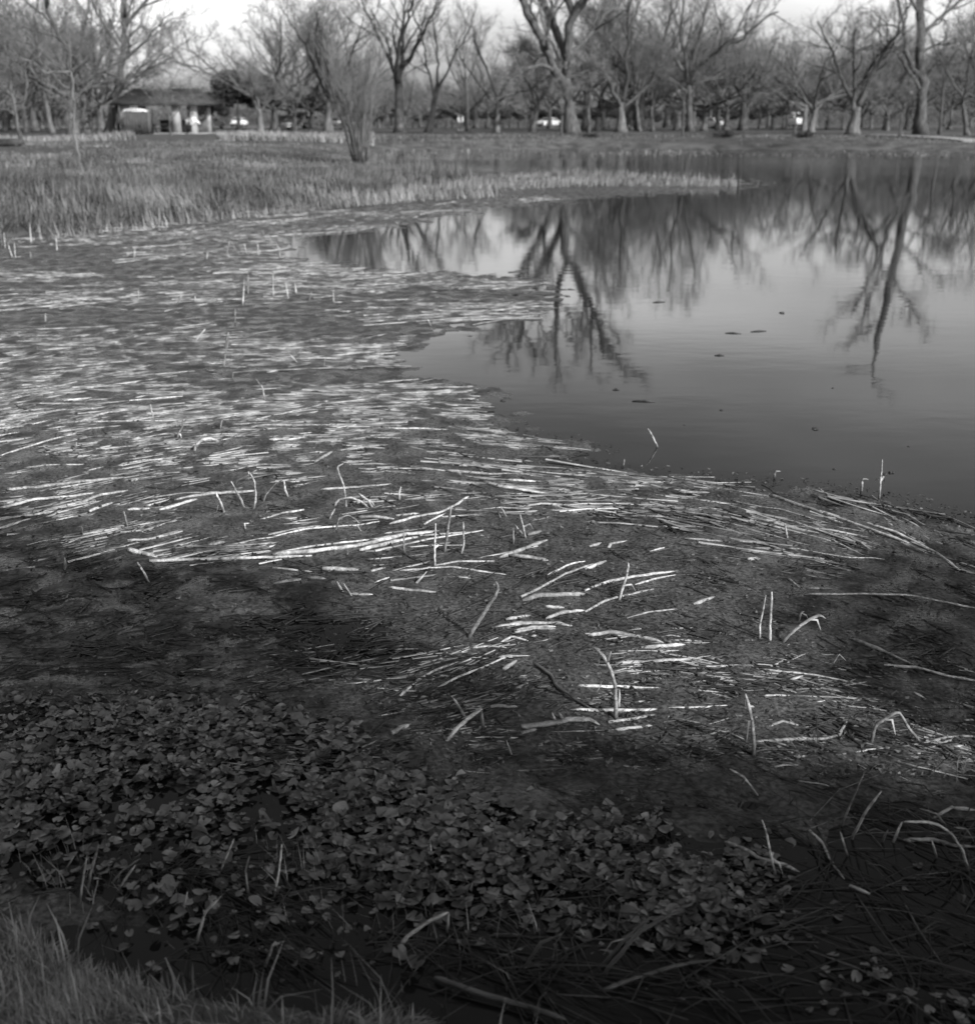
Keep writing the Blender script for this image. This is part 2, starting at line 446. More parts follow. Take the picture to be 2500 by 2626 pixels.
# the floating mat of scum and pressed reeds: it thins out and breaks up towards open water
MAT_PX = [(2700, 1440), (2500, 1362), (2430, 1318), (2250, 1270), (2000, 1238), (1700, 1215), (1440, 1200), (1530, 1160), (1480, 1135), (1320, 1112), (1260, 1060), (1255, 1005), (1150, 975), (1060, 935), (1015, 910),
          (1090, 875), (1250, 838), (1400, 815), (1440, 790), (1400, 722), (1290, 703), (1000, 695), (860, 678), (745, 655), (735, 612), (850, 602), (990, 585), (1240, 540), (1500, 512), (1700, 497), (1900, 484), (1960, 472), (1900, 460),
          (1700, 452), (1500, 448), (1330, 440), (1230, 446), (1190, 468), (1000, 488), (600, 530), (0, 595), (-1500, 900), (-1500, 2700), (2900, 2900)]
MATP = [tuple(on_plane(*p).xy) for p in MAT_PX]
# darker, wetter holes: (px polygon, depth of the thinning)
HOLES = [([(560, 1600), (700, 1560), (920, 1545), (1060, 1580), (1010, 1640), (1120, 1690), (1000, 1740), (850, 1720)], 0.016),
         ([(-300, 1440), (300, 1440), (600, 1500), (1050, 1590), (1150, 1700), (1050, 1830), (500, 1790), (-300, 1780)], 0.005),
         ([(1080, 1880), (1500, 1920), (2000, 1960), (2700, 1900), (2900, 2900), (-400, 2900), (-400, 2230), (700, 2200)], 0.016),
         ([(700, 2200), (1500, 2100), (2700, 2080), (2900, 2950), (-400, 2950), (-400, 2280)], 0.02),
         ([(-200, 1800), (450, 1790), (1000, 1860), (1080, 1960), (1450, 2110), (1850, 2150), (2000, 2350), (1400, 2450), (-200, 2300)], 0.016)]
HOLES = [([tuple(on_plane(*p).xy) for p in h], a, q) for (h, a), q in zip(HOLES, (.25, .3, .9, .6, .2))]
th = np.linspace(-R(34), R(30), 420)
rs = np.geomspace(1.9, 75, 420)
X, Y, F = polar_grid(th, rs)
def mat_height(X, Y):
    sdm = sdist(X, Y, MATP)
    rr = np.hypot(X, Y)
    edge = np.clip(-sdm / (0.05 * rr + .05), -1, 1)
    Z = 0.013 * (fbm(X * 6.5, Y * 6.5, 11, 5) - 0.5) * 2 + 0.011 * edge - 0.002 + 0.012 * (fbm(X * 1.4, Y * 1.4, 3, 3) - .5)
    for hp, a, soft in HOLES:
        Z = Z - a * np.clip(-sdist(X, Y, hp) / soft, 0, 1)
    return Z * np.clip(1 + rr / 30, 1, 2), sdm, rr
Z, sdm, rr = mat_height(X, Y)
keep = (sdm[F].min(1) < 0.4 + 0.02 * rr[F].mean(1)) & (Z[F].max(1) > -0.006)
Fk = F[keep]; used = np.unique(Fk); remap = -np.ones(len(X), int); remap[used] = np.arange(len(used))
mb = MB(); mb.raw(np.stack([X, Y, Z], 1)[used], remap[Fk][:, ::-1])
tag(mb.build('floating_mat', M['mat'], smooth=True), 'grey mat of floating scum and rotted reed lying over the shallows', 'scum', kind='stuff')

# pale path on the far right bank, pale road behind the trees
def strip(name, pts, w, mat, lift):
    mb = MB(); P = [Vector(p) for p in pts]; V = []; ww = w if isinstance(w, list) else [w] * len(P)
    for i, p in enumerate(P):
        t = (P[min(i + 1, len(P) - 1)] - P[max(i - 1, 0)]).normalized(); nrm = Vector((-t.y, t.x))
        for s in (-1, 0, 1):
            q = p + nrm * s * ww[i] / 2
            V.append((q.x, q.y, gz(q.x, q.y) + lift))
    Fq = []
    for i in range(len(P) - 1):
        for s in (0, 1):
            Fq.append((3 * i + s, 3 * i + s + 1, 3 * i + 3 + s + 1, 3 * i + 3 + s))
    mb.raw(V, Fq)
    return tag(mb.build(name, mat), kind='structure')
pp = [on_plane(px, py, 0.62).xy for px, py in ((2240, 346), (2310, 349), (2380, 352), (2450, 356), (2500, 359), (2600, 365), (2750, 374))]
strip('path', pp, 1.7, M['path'], 0.06)
strip('road', [(-170, 205), (-90, 201), (-40, 198), (20, 196), (80, 198), (170, 206)], 7.5, M['path'], 0.05)

# ------------------------------------------------------------------ trees
class Tree:
    """skeleton of limbs; wood goes to 'trunk', fine twigs to 'crown'"""
    def __init__(self, seed):
        self.rng = np.random.default_rng(seed)
        self.wood, self.twigs = MB(), MB()
        self.stout = 1.0
        self.tw = []                                  # twig carriers (pts, radii)
    def limb(self, pts, r0, r1, level, sides=None):
        P = np.asarray(pts, float)
        # resample smoothly with a little crookedness
        seg = np.linalg.norm(np.diff(P, axis=0), axis=1); s = np.concatenate([[0], np.cumsum(seg)])
        n = max(4, int(len(P) * 2.2)); q = np.linspace(0, s[-1], n)
        Q = np.stack([np.interp(q, s, P[:, k]) for k in range(3)], 1)
        Q[1:-1] = (Q[:-2] + 2 * Q[1:-1] + Q[2:]) / 4
        Q[1:-1] += self.rng.normal(0, s[-1] * 0.007, (n - 2, 3))
        rad = r0 + (r1 - r0) * (q / s[-1]) ** 0.9
        if level == 0:
            rad = rad * (1 + 0.7 * np.exp(-q / max(r0 * 1.6, 1e-3)))    # root flare
        (self.wood if level <= 2 else self.twigs).tube(Q, rad, sides or (9, 7, 5, 4, 3)[min(level, 4)], cap=(level <= 1))
        return Q, rad
    def grow(self, Q, rad, level, n, spread=1.0, up=0.25, lmul=0.62, tmin=0.3, stop=4):
        rng = self.rng
        L = np.linalg.norm(np.diff(Q, axis=0), axis=1).sum()
        self.tw.append((Q, L, level))
        if level >= stop: return
        for k in range(n):
            t = tmin + (1 - tmin) * (k + rng.random()) / n
            i = t * (len(Q) - 1); i0 = min(int(i), len(Q) - 2); f = i - i0
            p = Q[i0] * (1 - f) + Q[i0 + 1] * f
            r = (rad[i0] * (1 - f) + rad[i0 + 1] * f)
            T = Q[i0 + 1] - Q[i0]; T /= np.linalg.norm(T) + 1e-9
            a = rng.normal(0, 1, 3); a -= a.dot(T) * T; a /= np.linalg.norm(a) + 1e-9
            ang = rng.uniform(0.45, 1.0) * spread
            d = T * math.cos(ang) + a * math.sin(ang) + np.array([0, 0, up]); d /= np.linalg.norm(d)
            ln = L * lmul * rng.uniform(0.6, 1.1) * (1.15 - 0.55 * t)
            m = 5 if level < 2 else 4
            pts = [p]; dd = d.copy()
            for s in range(m):
                dd = dd + rng.normal(0, 0.16, 3) + np.array([0, 0, up * 0.22]); dd /= np.linalg.norm(dd)
                pts.append(pts[-1] + dd * ln / m)
            r0 = min(r * 0.62, (0.05 * ln + 0.012) * self.stout)
            C, cr = self.limb(pts, r0, r0 * 0.35, level + 1)
            self.grow(C, cr, level + 1, max(3, int(n * 0.8)), spread, up, lmul, 0.22, stop)
    def fuzz(self, per_m=3.2, length=0.9, thick=0.012, droop=0.0, lmin=3):
        rng = self.rng; A, T, Ls = [], [], []
        for Q, L, lev in self.tw:
            if lev < lmin: continue
            k = max(2, int(L * per_m))
            t = rng.uniform(0.1, 1, k) * (len(Q) - 1); i0 = np.minimum(t.astype(int), len(Q) - 2); f = (t - i0)[:, None]
            A.append(Q[i0] * (1 - f) + Q[i0 + 1] * f)
            tt = Q[i0 + 1] - Q[i0]; T.append(tt / (np.linalg.norm(tt, axis=1)[:, None] + 1e-9))
        A = np.concatenate(A); T = np.concatenate(T); n = len(A)
        D = T + rng.normal(0, 0.55, (n, 3)) + np.array([0, 0, 0.15]); D /= np.linalg.norm(D, axis=1)[:, None]
        ln = length * rng.uniform(0.5, 1.3, n)[:, None]
        D2 = D + rng.normal(0, 0.3, (n, 3)) + np.array([0, 0, -droop]); D2 /= np.linalg.norm(D2, axis=1)[:, None]
        B = A + D * ln * .5; C = B + D2 * ln * .5
        self.twigs.prisms(A, B, C, thick, thick * .45)
    def meshes(self, name, bark, twig):
        return self.wood.mesh(name + '_wood', bark, True), self.twigs.mesh(name + '_twigs', twig)

def place(name, meshes, loc, rz=0, sc_=1.0, label=None, group=None, cat='tree'):
    t = empty(name, loc, rz); t.scale = (sc_, sc_, sc_) if not isinstance(sc_, tuple) else sc_
    link('trunk', meshes[0], None, t); link('crown', meshes[1], None, t)
    return tag(t, label, cat, group)

def traced_tree(seed, d, limbs, wpx, n=6, keep=.3, stout=1.0, spread=1.0, up=0.22, per_m=3.0, thick=0.013, length=0.9, droop=0.1, bark='bark', lmul=.55, depth_mul=1.0, stop=4):
    """limbs: pixel polylines (first = trunk) turned into a real skeleton at distance d, with depth wander of its own"""
    T = Tree(seed); rng = T.rng; T.stout = stout
    k = d / FPX
    base = at_depth(limbs[0][0][0], limbs[0][0][1], d)
    bz = gz(base.x, base.y) - 0.05
    made = []
    for q, (lp, wp) in enumerate(zip(limbs, wpx)):
        P = [at_depth(u, v, d) for u, v in lp]
        P = np.array([[p.x - base.x, 0.0, p.z - bz] for p in P])
        if q == 0: P[0, 2] = 0.0
        s = np.linspace(0, 1, len(P)); Lq = np.linalg.norm(np.diff(P, axis=0), axis=1).sum()
        if q:
            # start on the nearest point of an existing limb, then lean away in depth
            best = min(((np.linalg.norm(m[0][:, [0, 2]] - P[0, [0, 2]], axis=1).min(), mi) for mi, m in enumerate(made)))[1]
            mq = made[best][0]; near = mq[np.linalg.norm(mq[:, [0, 2]] - P[0, [0, 2]], axis=1).argmin()]
            P[0] = near
            P[:, 1] = near[1] + s * Lq * rng.uniform(-0.5, 0.5) * depth_mul
        r0 = wp * k / 2
        Q, rad = T.limb(P, r0, r0 * (0.6 if q == 0 else keep), min(q, 1))
        made.append((Q, rad))
    for q, (Q, rad) in enumerate(made):
        T.grow(Q, rad, 1, n if q else max(3, n // 2), spread, up, lmul, tmin=(0.55 if q == 0 else 0.25), stop=stop)
    T.fuzz(per_m, length, thick, droop)
    return T.meshes('tree', M[bark], M['twig']), (base.x, base.y, bz)

def generic_tree(seed, height, tr, fork=0.32, nl=5, spread=1.0, lean=0.0, per_m=3.0, thick=0.014, length=0.9, bark='bark', n=6, droop=0.1, wide=0.6):
    T = Tree(seed); rng = T.rng
    fz = height * fork
    P = [(0, 0, 0), (lean * fz * .3, 0.02 * fz, fz * .35), (lean * fz * .7, 0, fz * .7), (lean * fz, 0, fz)]
    Q, rad = T.limb(P, tr, tr * .72, 0)
    top = Q[-1]; a0 = rng.random() * 6.28
    T.tw.append((Q, fz, 0))
    for k in range(nl):
        a = a0 + 6.283 * k / nl + rng.normal(0, .3); el = rng.uniform(0.55, 1.25)
        st = Q[-1 - (k % 3)]
        L = height * (1 - fork) * rng.uniform(0.7, 1.0) / (0.55 + 0.45 * math.sin(el))
        d = np.array([math.cos(a) * math.cos(el) * wide * 1.6, math.sin(a) * math.cos(el) * wide * 1.6, math.sin(el)]); d /= np.linalg.norm(d)
        pts = [st]; dd = d.copy()
        for s in range(6):
            dd = dd + rng.normal(0, .14, 3) + np.array([0, 0, 0.04]); dd /= np.linalg.norm(dd)
            pts.append(pts[-1] + dd * L / 6)
        C, cr = T.limb(pts, tr * rng.uniform(.4, .6), tr * .1, 1)
        T.grow(C, cr, 1, n, spread, 0.2, .55, .25)
    T.fuzz(per_m, length, thick, droop)
    return T.meshes('tree', M[bark], M['twig'])

def evergreen(seed, height, rad, nleaf, leaf=0.22):
    rng = np.random.default_rng(seed); T = Tree(seed)
    Q, r = T.limb([(0, 0, 0), (0.1, 0, height * .2), (0.05, .1, height * .45), (0, 0, height * .75)], height * .035, height * .012, 0)
    lm = MB(); cl = []
    for k in range(16):
        a, e = rng.random() * 6.28, rng.uniform(-.3, 1.3)
        rr_ = rad * rng.uniform(.45, .95)
        c = np.array([math.cos(a) * math.cos(e) * rr_, math.sin(a) * math.cos(e) * rr_, height * .58 + math.sin(e) * height * .34])
        st = Q[len(Q) // 2]
        T.limb([st, st * .5 + c * .5 + [0, 0, .1 * height], c], height * .012, height * .003, 2)
        cl.append((c, rad * rng.uniform(.28, .46)))
    per = nleaf // len(cl)
    for c, cr in cl:
        D = rng.normal(0, 1, (per, 3)); D /= np.linalg.norm(D, axis=1)[:, None]
        Pp = c + D * (cr * rng.uniform(.35, 1.0, per) ** .5)[:, None] * np.array([1, 1, .75])
        U = rng.normal(0, 1, (per, 3)); U /= np.linalg.norm(U, axis=1)[:, None]
        W = np.cross(U, rng.normal(0, 1, (per, 3))); W /= np.linalg.norm(W, axis=1)[:, None]
        s = leaf * rng.uniform(.6, 1.3, per)[:, None]
        lm.blades(Pp - U * s, Pp, Pp + U * s + D * s * .3, s[:, 0] * .42, W)
    return T.wood.mesh('evergreen_wood', M['bark'], True), lm.mesh('evergreen_leaves', M['evergreen'])

# -- the great forked tree on the far bank
m_, l_ = traced_tree(3, 112, [
    [(1464, 337), (1462, 290), (1456, 245), (1452, 200)],
    [(1454, 205), (1458, 172), (1446, 120), (1426, 70), (1402, 22), (1378, -50), (1352, -150), (1340, -240)],
    [(1450, 220), (1430, 190), (1405, 142), (1384, 105), (1360, 60), (1342, 15), (1318, -50), (1300, -130)],
    [(1455, 180), (1457, 130), (1454, 70), (1470, 35), (1492, 2), (1525, -70), (1565, -160), (1580, -240)],
    [(1430, 190), (1395, 165), (1350, 178), (1318, 192), (1290, 220)],
    [(1466, 40), (1446, -20), (1440, -100), (1450, -190), (1448, -280)],
    [(1456, 150), (1490, 110), (1530, 80), (1555, 30), (1600, 0), (1640, -60)],
    [(1460, 190), (1490, 190), (1520, 175), (1545, 190)],
    [(1405, 142), (1370, 150), (1345, 120), (1330, 130)]],
    [34, 25, 22, 24, 11, 18, 14, 9, 9], n=7, per_m=5.0, thick=.024, droop=.35, up=.12, keep=.5, stout=1.7)
place('pecan_tree', m_, l_, label='largest leafless tree on the far bank, its thick trunk forking into three limbs', cat='tree')

# -- tall straight tree at the right
m_, l_ = traced_tree(5, 112, [
    [(2361, 344), (2362, 270), (2367, 200), (2363, 110), (2358, 40), (2360, -60), (2364, -150), (2360, -230)],
    [(2364, 195), (2336, 168), (2322, 130), (2316, 80), (2309, 20), (2292, -50), (2270, -120)],
    [(2362, 118), (2386, 72), (2422, 42), (2470, 12), (2520, -30)],
    [(2365, 205), (2384, 168), (2402, 158), (2440, 165)],
    [(2352, 245), (2312, 165), (2288, 125), (2240, 110), (2192, 124), (2152, 160)],
    [(2330, 110), (2302, 62), (2256, 60), (2222, 98)],
    [(2359, 40), (2330, 0), (2300, -60), (2290, -130)],
    [(2360, -20), (2400, -70), (2440, -130)],
    [(2363, 130), (2400, 110), (2450, 115), (2490, 90)]],
    [26, 13, 11, 7, 10, 6, 9, 8, 7], n=6, per_m=4.6, thick=.014, droop=.25, up=.15, keep=.45, stout=1.4)
place('pecan_tree', m_, l_, label='tall leafless tree with one straight dark trunk, beside the pale path', cat='tree')

# -- wide tree with a long crooked limb reaching right
m_, l_ = traced_tree(8, 135, [
    [(1770, 325), (1768, 265), (1766, 215)],
    [(1767, 225), (1785, 178), (1810, 152), (1860, 116), (1904, 96), (1912, 74), (1948, 56), (1976, 36)],
    [(1766, 225), (1748, 172), (1730, 156), (1718, 128), (1682, 106), (1650, 86), (1612, 62)],
    [(1768, 215), (1775, 150), (1790, 90), (1800, 30), (1820, -40)],
    [(1765, 230), (1720, 200), (1690, 190), (1660, 215)],
    [(1768, 225), (1830, 200), (1880, 195), (1930, 215)],
    [(1766, 215), (1752, 140), (1740, 70), (1745, 0), (1735, -60)]],
    [17, 12, 11, 9, 7, 7, 8], n=7, per_m=3.4, thick=.015, droop=.15)
place('pecan_tree', m_, l_, label='leafless tree with one long crooked limb reaching out above its neighbours', cat='tree')

# -- thick pale trunk right of the forked tree
m_, l_ = traced_tree(9, 128, [
    [(1593, 328), (1593, 290), (1590, 262)],
    [(1590, 270), (1560, 220), (1545, 160), (1550, 100), (1535, 40)],
    [(1592, 268), (1610, 215), (1600, 150), (1612, 90), (1605, 20), (1615, -40)],
    [(1590, 272), (1645, 240), (1680, 190), (1700, 150)],
    [(1590, 272), (1540, 250), (1500, 230), (1480, 200)],
    [(1592, 270), (1575, 180), (1570, 110), (1585, 60)]],
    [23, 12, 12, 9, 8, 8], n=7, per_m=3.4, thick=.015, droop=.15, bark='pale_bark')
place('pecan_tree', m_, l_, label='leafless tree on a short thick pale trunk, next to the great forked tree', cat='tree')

# -- left: tall tree by the pavilion
m_, l_ = traced_tree(12, 118, [
    [(281, 339), (283, 295), (298, 252), (308, 195), (315, 140), (320, 85), (322, 45)],
    [(321, 62), (342, 38), (374, 2), (405, -60), (430, -130)],
    [(319, 70), (306, 22), (296, -40), (300, -120), (290, -200)],
    [(322, 48), (326, -30), (340, -110), (335, -200)],
    [(313, 130), (272, 72), (250, 42), (232, -20), (215, -90)],
    [(318, 112), (348, 70), (368, 60), (376, 105), (372, 130)],
    [(300, 245), (335, 195), (390, 175), (440, 163), (480, 158), (525, 175), (555, 195)],
    [(300, 250), (250, 190), (225, 130), (215, 70), (190, 20)]],
    [20, 11, 10, 10, 9, 6, 5, 8], n=6, per_m=4.0, thick=.012, droop=.15)
place('pecan_tree', m_, l_, label='tall leafless tree with pale foot beside the pavilion', cat='tree')

# -- left: dark limb tree
m_, l_ = traced_tree(14, 96, [
    [(176, 344), (182, 260), (184, 180), (180, 140), (160, 100), (140, 68), (118, 24), (104, -40), (100, -120)],
    [(182, 160), (215, 110), (225, 50), (240, -20)],
    [(160, 100), (110, 80), (60, 70), (20, 40)],
    [(183, 200), (130, 150), (80, 110), (30, 100), (-30, 80)],
    [(118, 24), (140, -30), (150, -110)],
    [(183, 190), (230, 160), (260, 110)]],
    [12, 7, 7, 6, 6, 6], n=6, per_m=4.5, thick=.011, droop=.1)
place('pecan_tree', m_, l_, label='leafless tree with a dark trunk bending left, behind the small pale-limbed tree', cat='tree')

# -- small pale-limbed tree on the near left bank
m_, l_ = traced_tree(15, 33, [
    [(222, 486), (214, 450), (201, 405), (194, 372), (188, 330), (190, 290), (188, 245), (184, 205), (182, 182)],
    [(184, 186), (197, 172), (224, 152), (236, 134), (250, 100)],
    [(184, 186), (160, 184), (132, 190), (116, 186), (92, 160), (48, 146), (5, 150)],
    [(183, 190), (178, 150), (170, 110), (160, 60)],
    [(190, 300), (160, 270), (140, 240)],
    [(189, 260), (215, 230), (230, 200)]],
    [8, 5, 6, 4, 2.5, 2.5], n=4, per_m=3.0, thick=.005, length=.5, bark='pale_limb', lmul=.4, stop=3)
place('young_tree', m_, l_, label='small bare tree with pale curving limbs, alone in the dry grass of the left bank', cat='tree')

# -- leaning tree at the left edge, with its fallen log
m_, l_ = traced_tree(16, 62, [
    [(58, 372), (50, 345), (42, 310), (40, 270), (30, 240)],
    [(41, 275), (70, 255), (66, 210), (55, 150), (60, 90)],
    [(40, 260), (20, 230), (0, 218), (-40, 190)],
    [(35, 250), (15, 190), (-10, 120), (-20, 60)]],
    [11, 6, 6, 6], n=5, per_m=3, thick=.009, length=.7)
place('young_tree', m_, l_, label='dark leaning bare tree rising from beside the fallen log', cat='tree')
lg = MB()
pts = [tuple(at_depth(-90, 380, 61) + Vector((0, .5, .1))), tuple(at_depth(-20, 380, 61) + Vector((0, .2, .12))), tuple(at_depth(40, 379, 61) + Vector((0, 0, .14))), tuple(at_depth(62, 374, 61) + Vector((0, 0, .1)))]
pts = [(x, y, gz(x, y) + .14 + .03 * i) for i, (x, y, z) in enumerate(pts)]
lg.tube(pts, [.16, .19, .18, .13], 8)
for bx in (1, 2):
    p = Vector(pts[bx]); lg.tube([p, p + Vector((.1, -.15, -.16))], [.09, .05], 6)
tag(lg.build('fallen_log', M['wood_dark'], smooth=True), 'dark fallen log lying on the lawn at the foot of the leaning tree', 'log')

# -- individually visible trees of the middle row: foot pixel, distance, height, trunk radius, fork, lean, label
ROW = [
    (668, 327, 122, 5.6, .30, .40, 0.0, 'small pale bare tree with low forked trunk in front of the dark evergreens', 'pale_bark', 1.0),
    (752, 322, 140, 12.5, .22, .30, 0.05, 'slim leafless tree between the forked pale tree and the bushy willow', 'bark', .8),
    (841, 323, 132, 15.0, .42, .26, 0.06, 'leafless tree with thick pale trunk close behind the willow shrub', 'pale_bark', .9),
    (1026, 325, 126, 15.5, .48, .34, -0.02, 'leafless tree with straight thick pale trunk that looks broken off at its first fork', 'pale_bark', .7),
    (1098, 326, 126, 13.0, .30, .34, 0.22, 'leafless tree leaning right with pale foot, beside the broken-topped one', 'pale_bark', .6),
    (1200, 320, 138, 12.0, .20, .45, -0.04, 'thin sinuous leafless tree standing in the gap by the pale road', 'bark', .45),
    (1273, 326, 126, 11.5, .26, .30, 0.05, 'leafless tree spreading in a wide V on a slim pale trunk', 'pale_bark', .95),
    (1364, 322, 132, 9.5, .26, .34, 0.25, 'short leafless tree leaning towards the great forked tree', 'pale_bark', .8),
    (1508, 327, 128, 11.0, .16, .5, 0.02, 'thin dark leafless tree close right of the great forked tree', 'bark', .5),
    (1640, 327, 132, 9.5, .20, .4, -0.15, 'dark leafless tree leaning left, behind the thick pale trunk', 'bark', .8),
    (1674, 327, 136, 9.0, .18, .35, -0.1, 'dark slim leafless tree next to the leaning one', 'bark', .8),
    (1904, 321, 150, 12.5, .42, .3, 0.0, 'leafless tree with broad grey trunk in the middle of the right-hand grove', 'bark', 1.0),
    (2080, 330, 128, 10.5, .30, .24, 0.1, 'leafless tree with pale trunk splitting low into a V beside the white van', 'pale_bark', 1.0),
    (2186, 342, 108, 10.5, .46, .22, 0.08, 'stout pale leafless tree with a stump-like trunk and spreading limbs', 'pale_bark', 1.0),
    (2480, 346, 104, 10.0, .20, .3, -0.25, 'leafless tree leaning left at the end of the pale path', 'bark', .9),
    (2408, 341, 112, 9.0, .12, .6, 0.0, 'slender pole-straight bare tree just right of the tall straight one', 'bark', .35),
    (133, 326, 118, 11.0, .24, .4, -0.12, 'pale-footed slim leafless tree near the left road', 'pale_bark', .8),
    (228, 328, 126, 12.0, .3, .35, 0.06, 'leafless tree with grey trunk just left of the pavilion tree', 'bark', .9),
]
for i, (px, py, d, h, tr, fk, ln, lab, bk, wd) in enumerate(ROW):
    p = at_depth(px, py, d)
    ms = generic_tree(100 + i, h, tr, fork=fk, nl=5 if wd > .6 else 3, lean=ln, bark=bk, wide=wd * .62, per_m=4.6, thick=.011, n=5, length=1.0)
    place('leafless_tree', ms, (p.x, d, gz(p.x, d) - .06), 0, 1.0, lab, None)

# -- saplings on the far bank: foot pixel, distance, height
SAPL = [(759, 346, 100, 4.2), (438, 342, 104, 4.0), (1440, 351, 98, 5.0), (1750, 347, 100, 7.5), (2036, 349, 98, 6.2), (2306, 351, 96, 4.6), (2312, 348, 100, 3.6)]
SL = ['thin dark sapling on the lawn near the willow shrub', 'thin dark sapling on the lawn in front of the parked white cars', 'bare sapling at the foot of the great forked tree', 'bare sapling with pale stem standing before the grove',
      'very thin bare sapling in front of the white van', 'small crooked sapling at the start of the pale path', 'little twiggy sapling beside the crooked one by the path']
for i, ((px, py, d, h), lab) in enumerate(zip(SAPL, SL)):
    p = at_depth(px, py, d)
    T_ = generic_tree(200 + i, h, .085, fork=.4, nl=3, wide=.35, per_m=2.5, thick=.012, length=.5, n=4)
    place('sapling', T_, (p.x, d, gz(p.x, d) - .03), i, 1.0, lab, None)

# -- the grove behind: copies of six kinds
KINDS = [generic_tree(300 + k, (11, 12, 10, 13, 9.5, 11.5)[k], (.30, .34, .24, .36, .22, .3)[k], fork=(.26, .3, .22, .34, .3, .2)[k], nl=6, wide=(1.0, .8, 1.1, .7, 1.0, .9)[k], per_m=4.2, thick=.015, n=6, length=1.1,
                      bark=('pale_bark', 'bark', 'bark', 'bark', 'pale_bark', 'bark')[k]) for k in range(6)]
rnd = random.Random(4)
GROVE = []
for k in range(46):
    px = 1500 + 1080 * (k + .5) / 46 + rnd.uniform(-16, 16)
    GROVE.append((px, rnd.uniform(138, 205), 1.2 if px < 1880 or px > 2330 else .88, 'leafless tree crowded in the grey grove right of the great forked tree', 'trees of the right-hand grove'))
for k in range(15):
    px = 860 + 620 * (k + .5) / 15 + rnd.uniform(-14, 14)
    GROVE.append((px, rnd.uniform(165, 215), rnd.uniform(.62, .92), 'leafless tree far back beyond the pale road, low among the middle trees', 'far trees behind the middle row'))
for k in range(13):
    px = -60 + 330 * (k + .5) / 13 + rnd.uniform(-14, 14)
    GROVE.append((px, rnd.uniform(110, 165), rnd.uniform(1.0, 1.25), 'leafless tree in the dense thicket left of the pavilion', 'trees left of the pavilion'))
for k in range(5):
    px = 690 + 210 * (k + .5) / 5 + rnd.uniform(-10, 10)
    GROVE.append((px, rnd.uniform(145, 175), rnd.uniform(1.05, 1.35), 'leafless tree in the clump behind the willow shrub', 'trees behind the willow shrub'))
for i, (px, d, s, lab, grp) in enumerate(GROVE):
    p = at_depth(px, 320, d)
    s_ = s * rnd.uniform(.88, 1.15)
    kd = rnd.randrange(6)
    if grp.startswith('trees of the right'):
        tone = 'pale-footed' if kd in (0, 4) else 'dark-trunked'
        where = next(w for lim, w in ((1700, 'behind the short thick pale trunk'), (1880, 'under the long crooked limb'), (2000, 'around the broad grey trunk'), (2130, 'around the white van'), (2270, 'behind the stout stump-like tree'), (9999, 'near the tall straight tree')) if px < lim)
        lab = tone + ' leafless tree crowded in the grove ' + where; grp = tone + ' grove trees ' + where
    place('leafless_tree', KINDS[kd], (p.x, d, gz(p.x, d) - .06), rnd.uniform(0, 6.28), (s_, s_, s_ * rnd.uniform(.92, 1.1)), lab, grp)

# -- dark evergreens
EV = [evergreen(31, 7.2, 3.6, 9000, .20), evergreen(32, 6.4, 3.3, 8000, .2)]
for (px, d, s, k, lab) in [(612, 165, 1.0, 0, 'round dark evergreen tree behind the small forked pale tree'), (668, 172, 1.02, 1, 'dark evergreen tree standing right of the round one'),
                           (545, 160, .62, 0, 'dark evergreen tree rising behind the pavilion roof end'), (800, 185, .85, 1, 'low dark evergreen behind the grey vehicles')]:
    p = at_depth(px, 320, d)
    place('evergreen_tree', EV[k], (p.x, d, gz(p.x, d) - .05), px * .1, s, lab, None)
rnd = random.Random(9)
for k in range(26):
    px = (960 + 60 * k + rnd.uniform(-18, 18)) if k < 18 else (-40 + 40 * (k - 18))
    d = rnd.uniform(212, 250); p = at_depth(px, 318, d); s = rnd.uniform(.4, .62)
    place('evergreen_bush', EV[k % 2], (p.x, d, gz(p.x, d) - .3), rnd.uniform(0, 6), (s * 1.5, s * 1.5, s), 'low dark evergreen bush in the undergrowth beyond the road', 'dark bushes beyond the road', cat='bush')

# -- distant wood that reads as one grey mass
rng = np.random.default_rng(77)
n = 26000
x = rng.uniform(-190, 190, n); y = rng.uniform(262, 330, n)
top = 6.0 + 4.5 * fbm(x * .05, y * .02, 8)
z0 = rng.random(n) ** 1.1 * top + .4
A = np.stack([x, y, z0], 1)
D = np.stack([rng.normal(0, .55, n), rng.normal(0, .55, n), rng.uniform(.3, 1, n)], 1); D /= np.linalg.norm(D, axis=1)[:, None]
ln = rng.uniform(.8, 2.6, n)[:, None]
mb = MB(); mb.prisms(A, A + D * ln * .5 + rng.normal(0, .1, (n, 3)), A + D * ln, rng.uniform(.03, .07, n), .012)
tag(mb.build('distant_wood', M['wood_far']), 'grey mass of bare distant woodland along the horizon', 'woodland', kind='stuff')

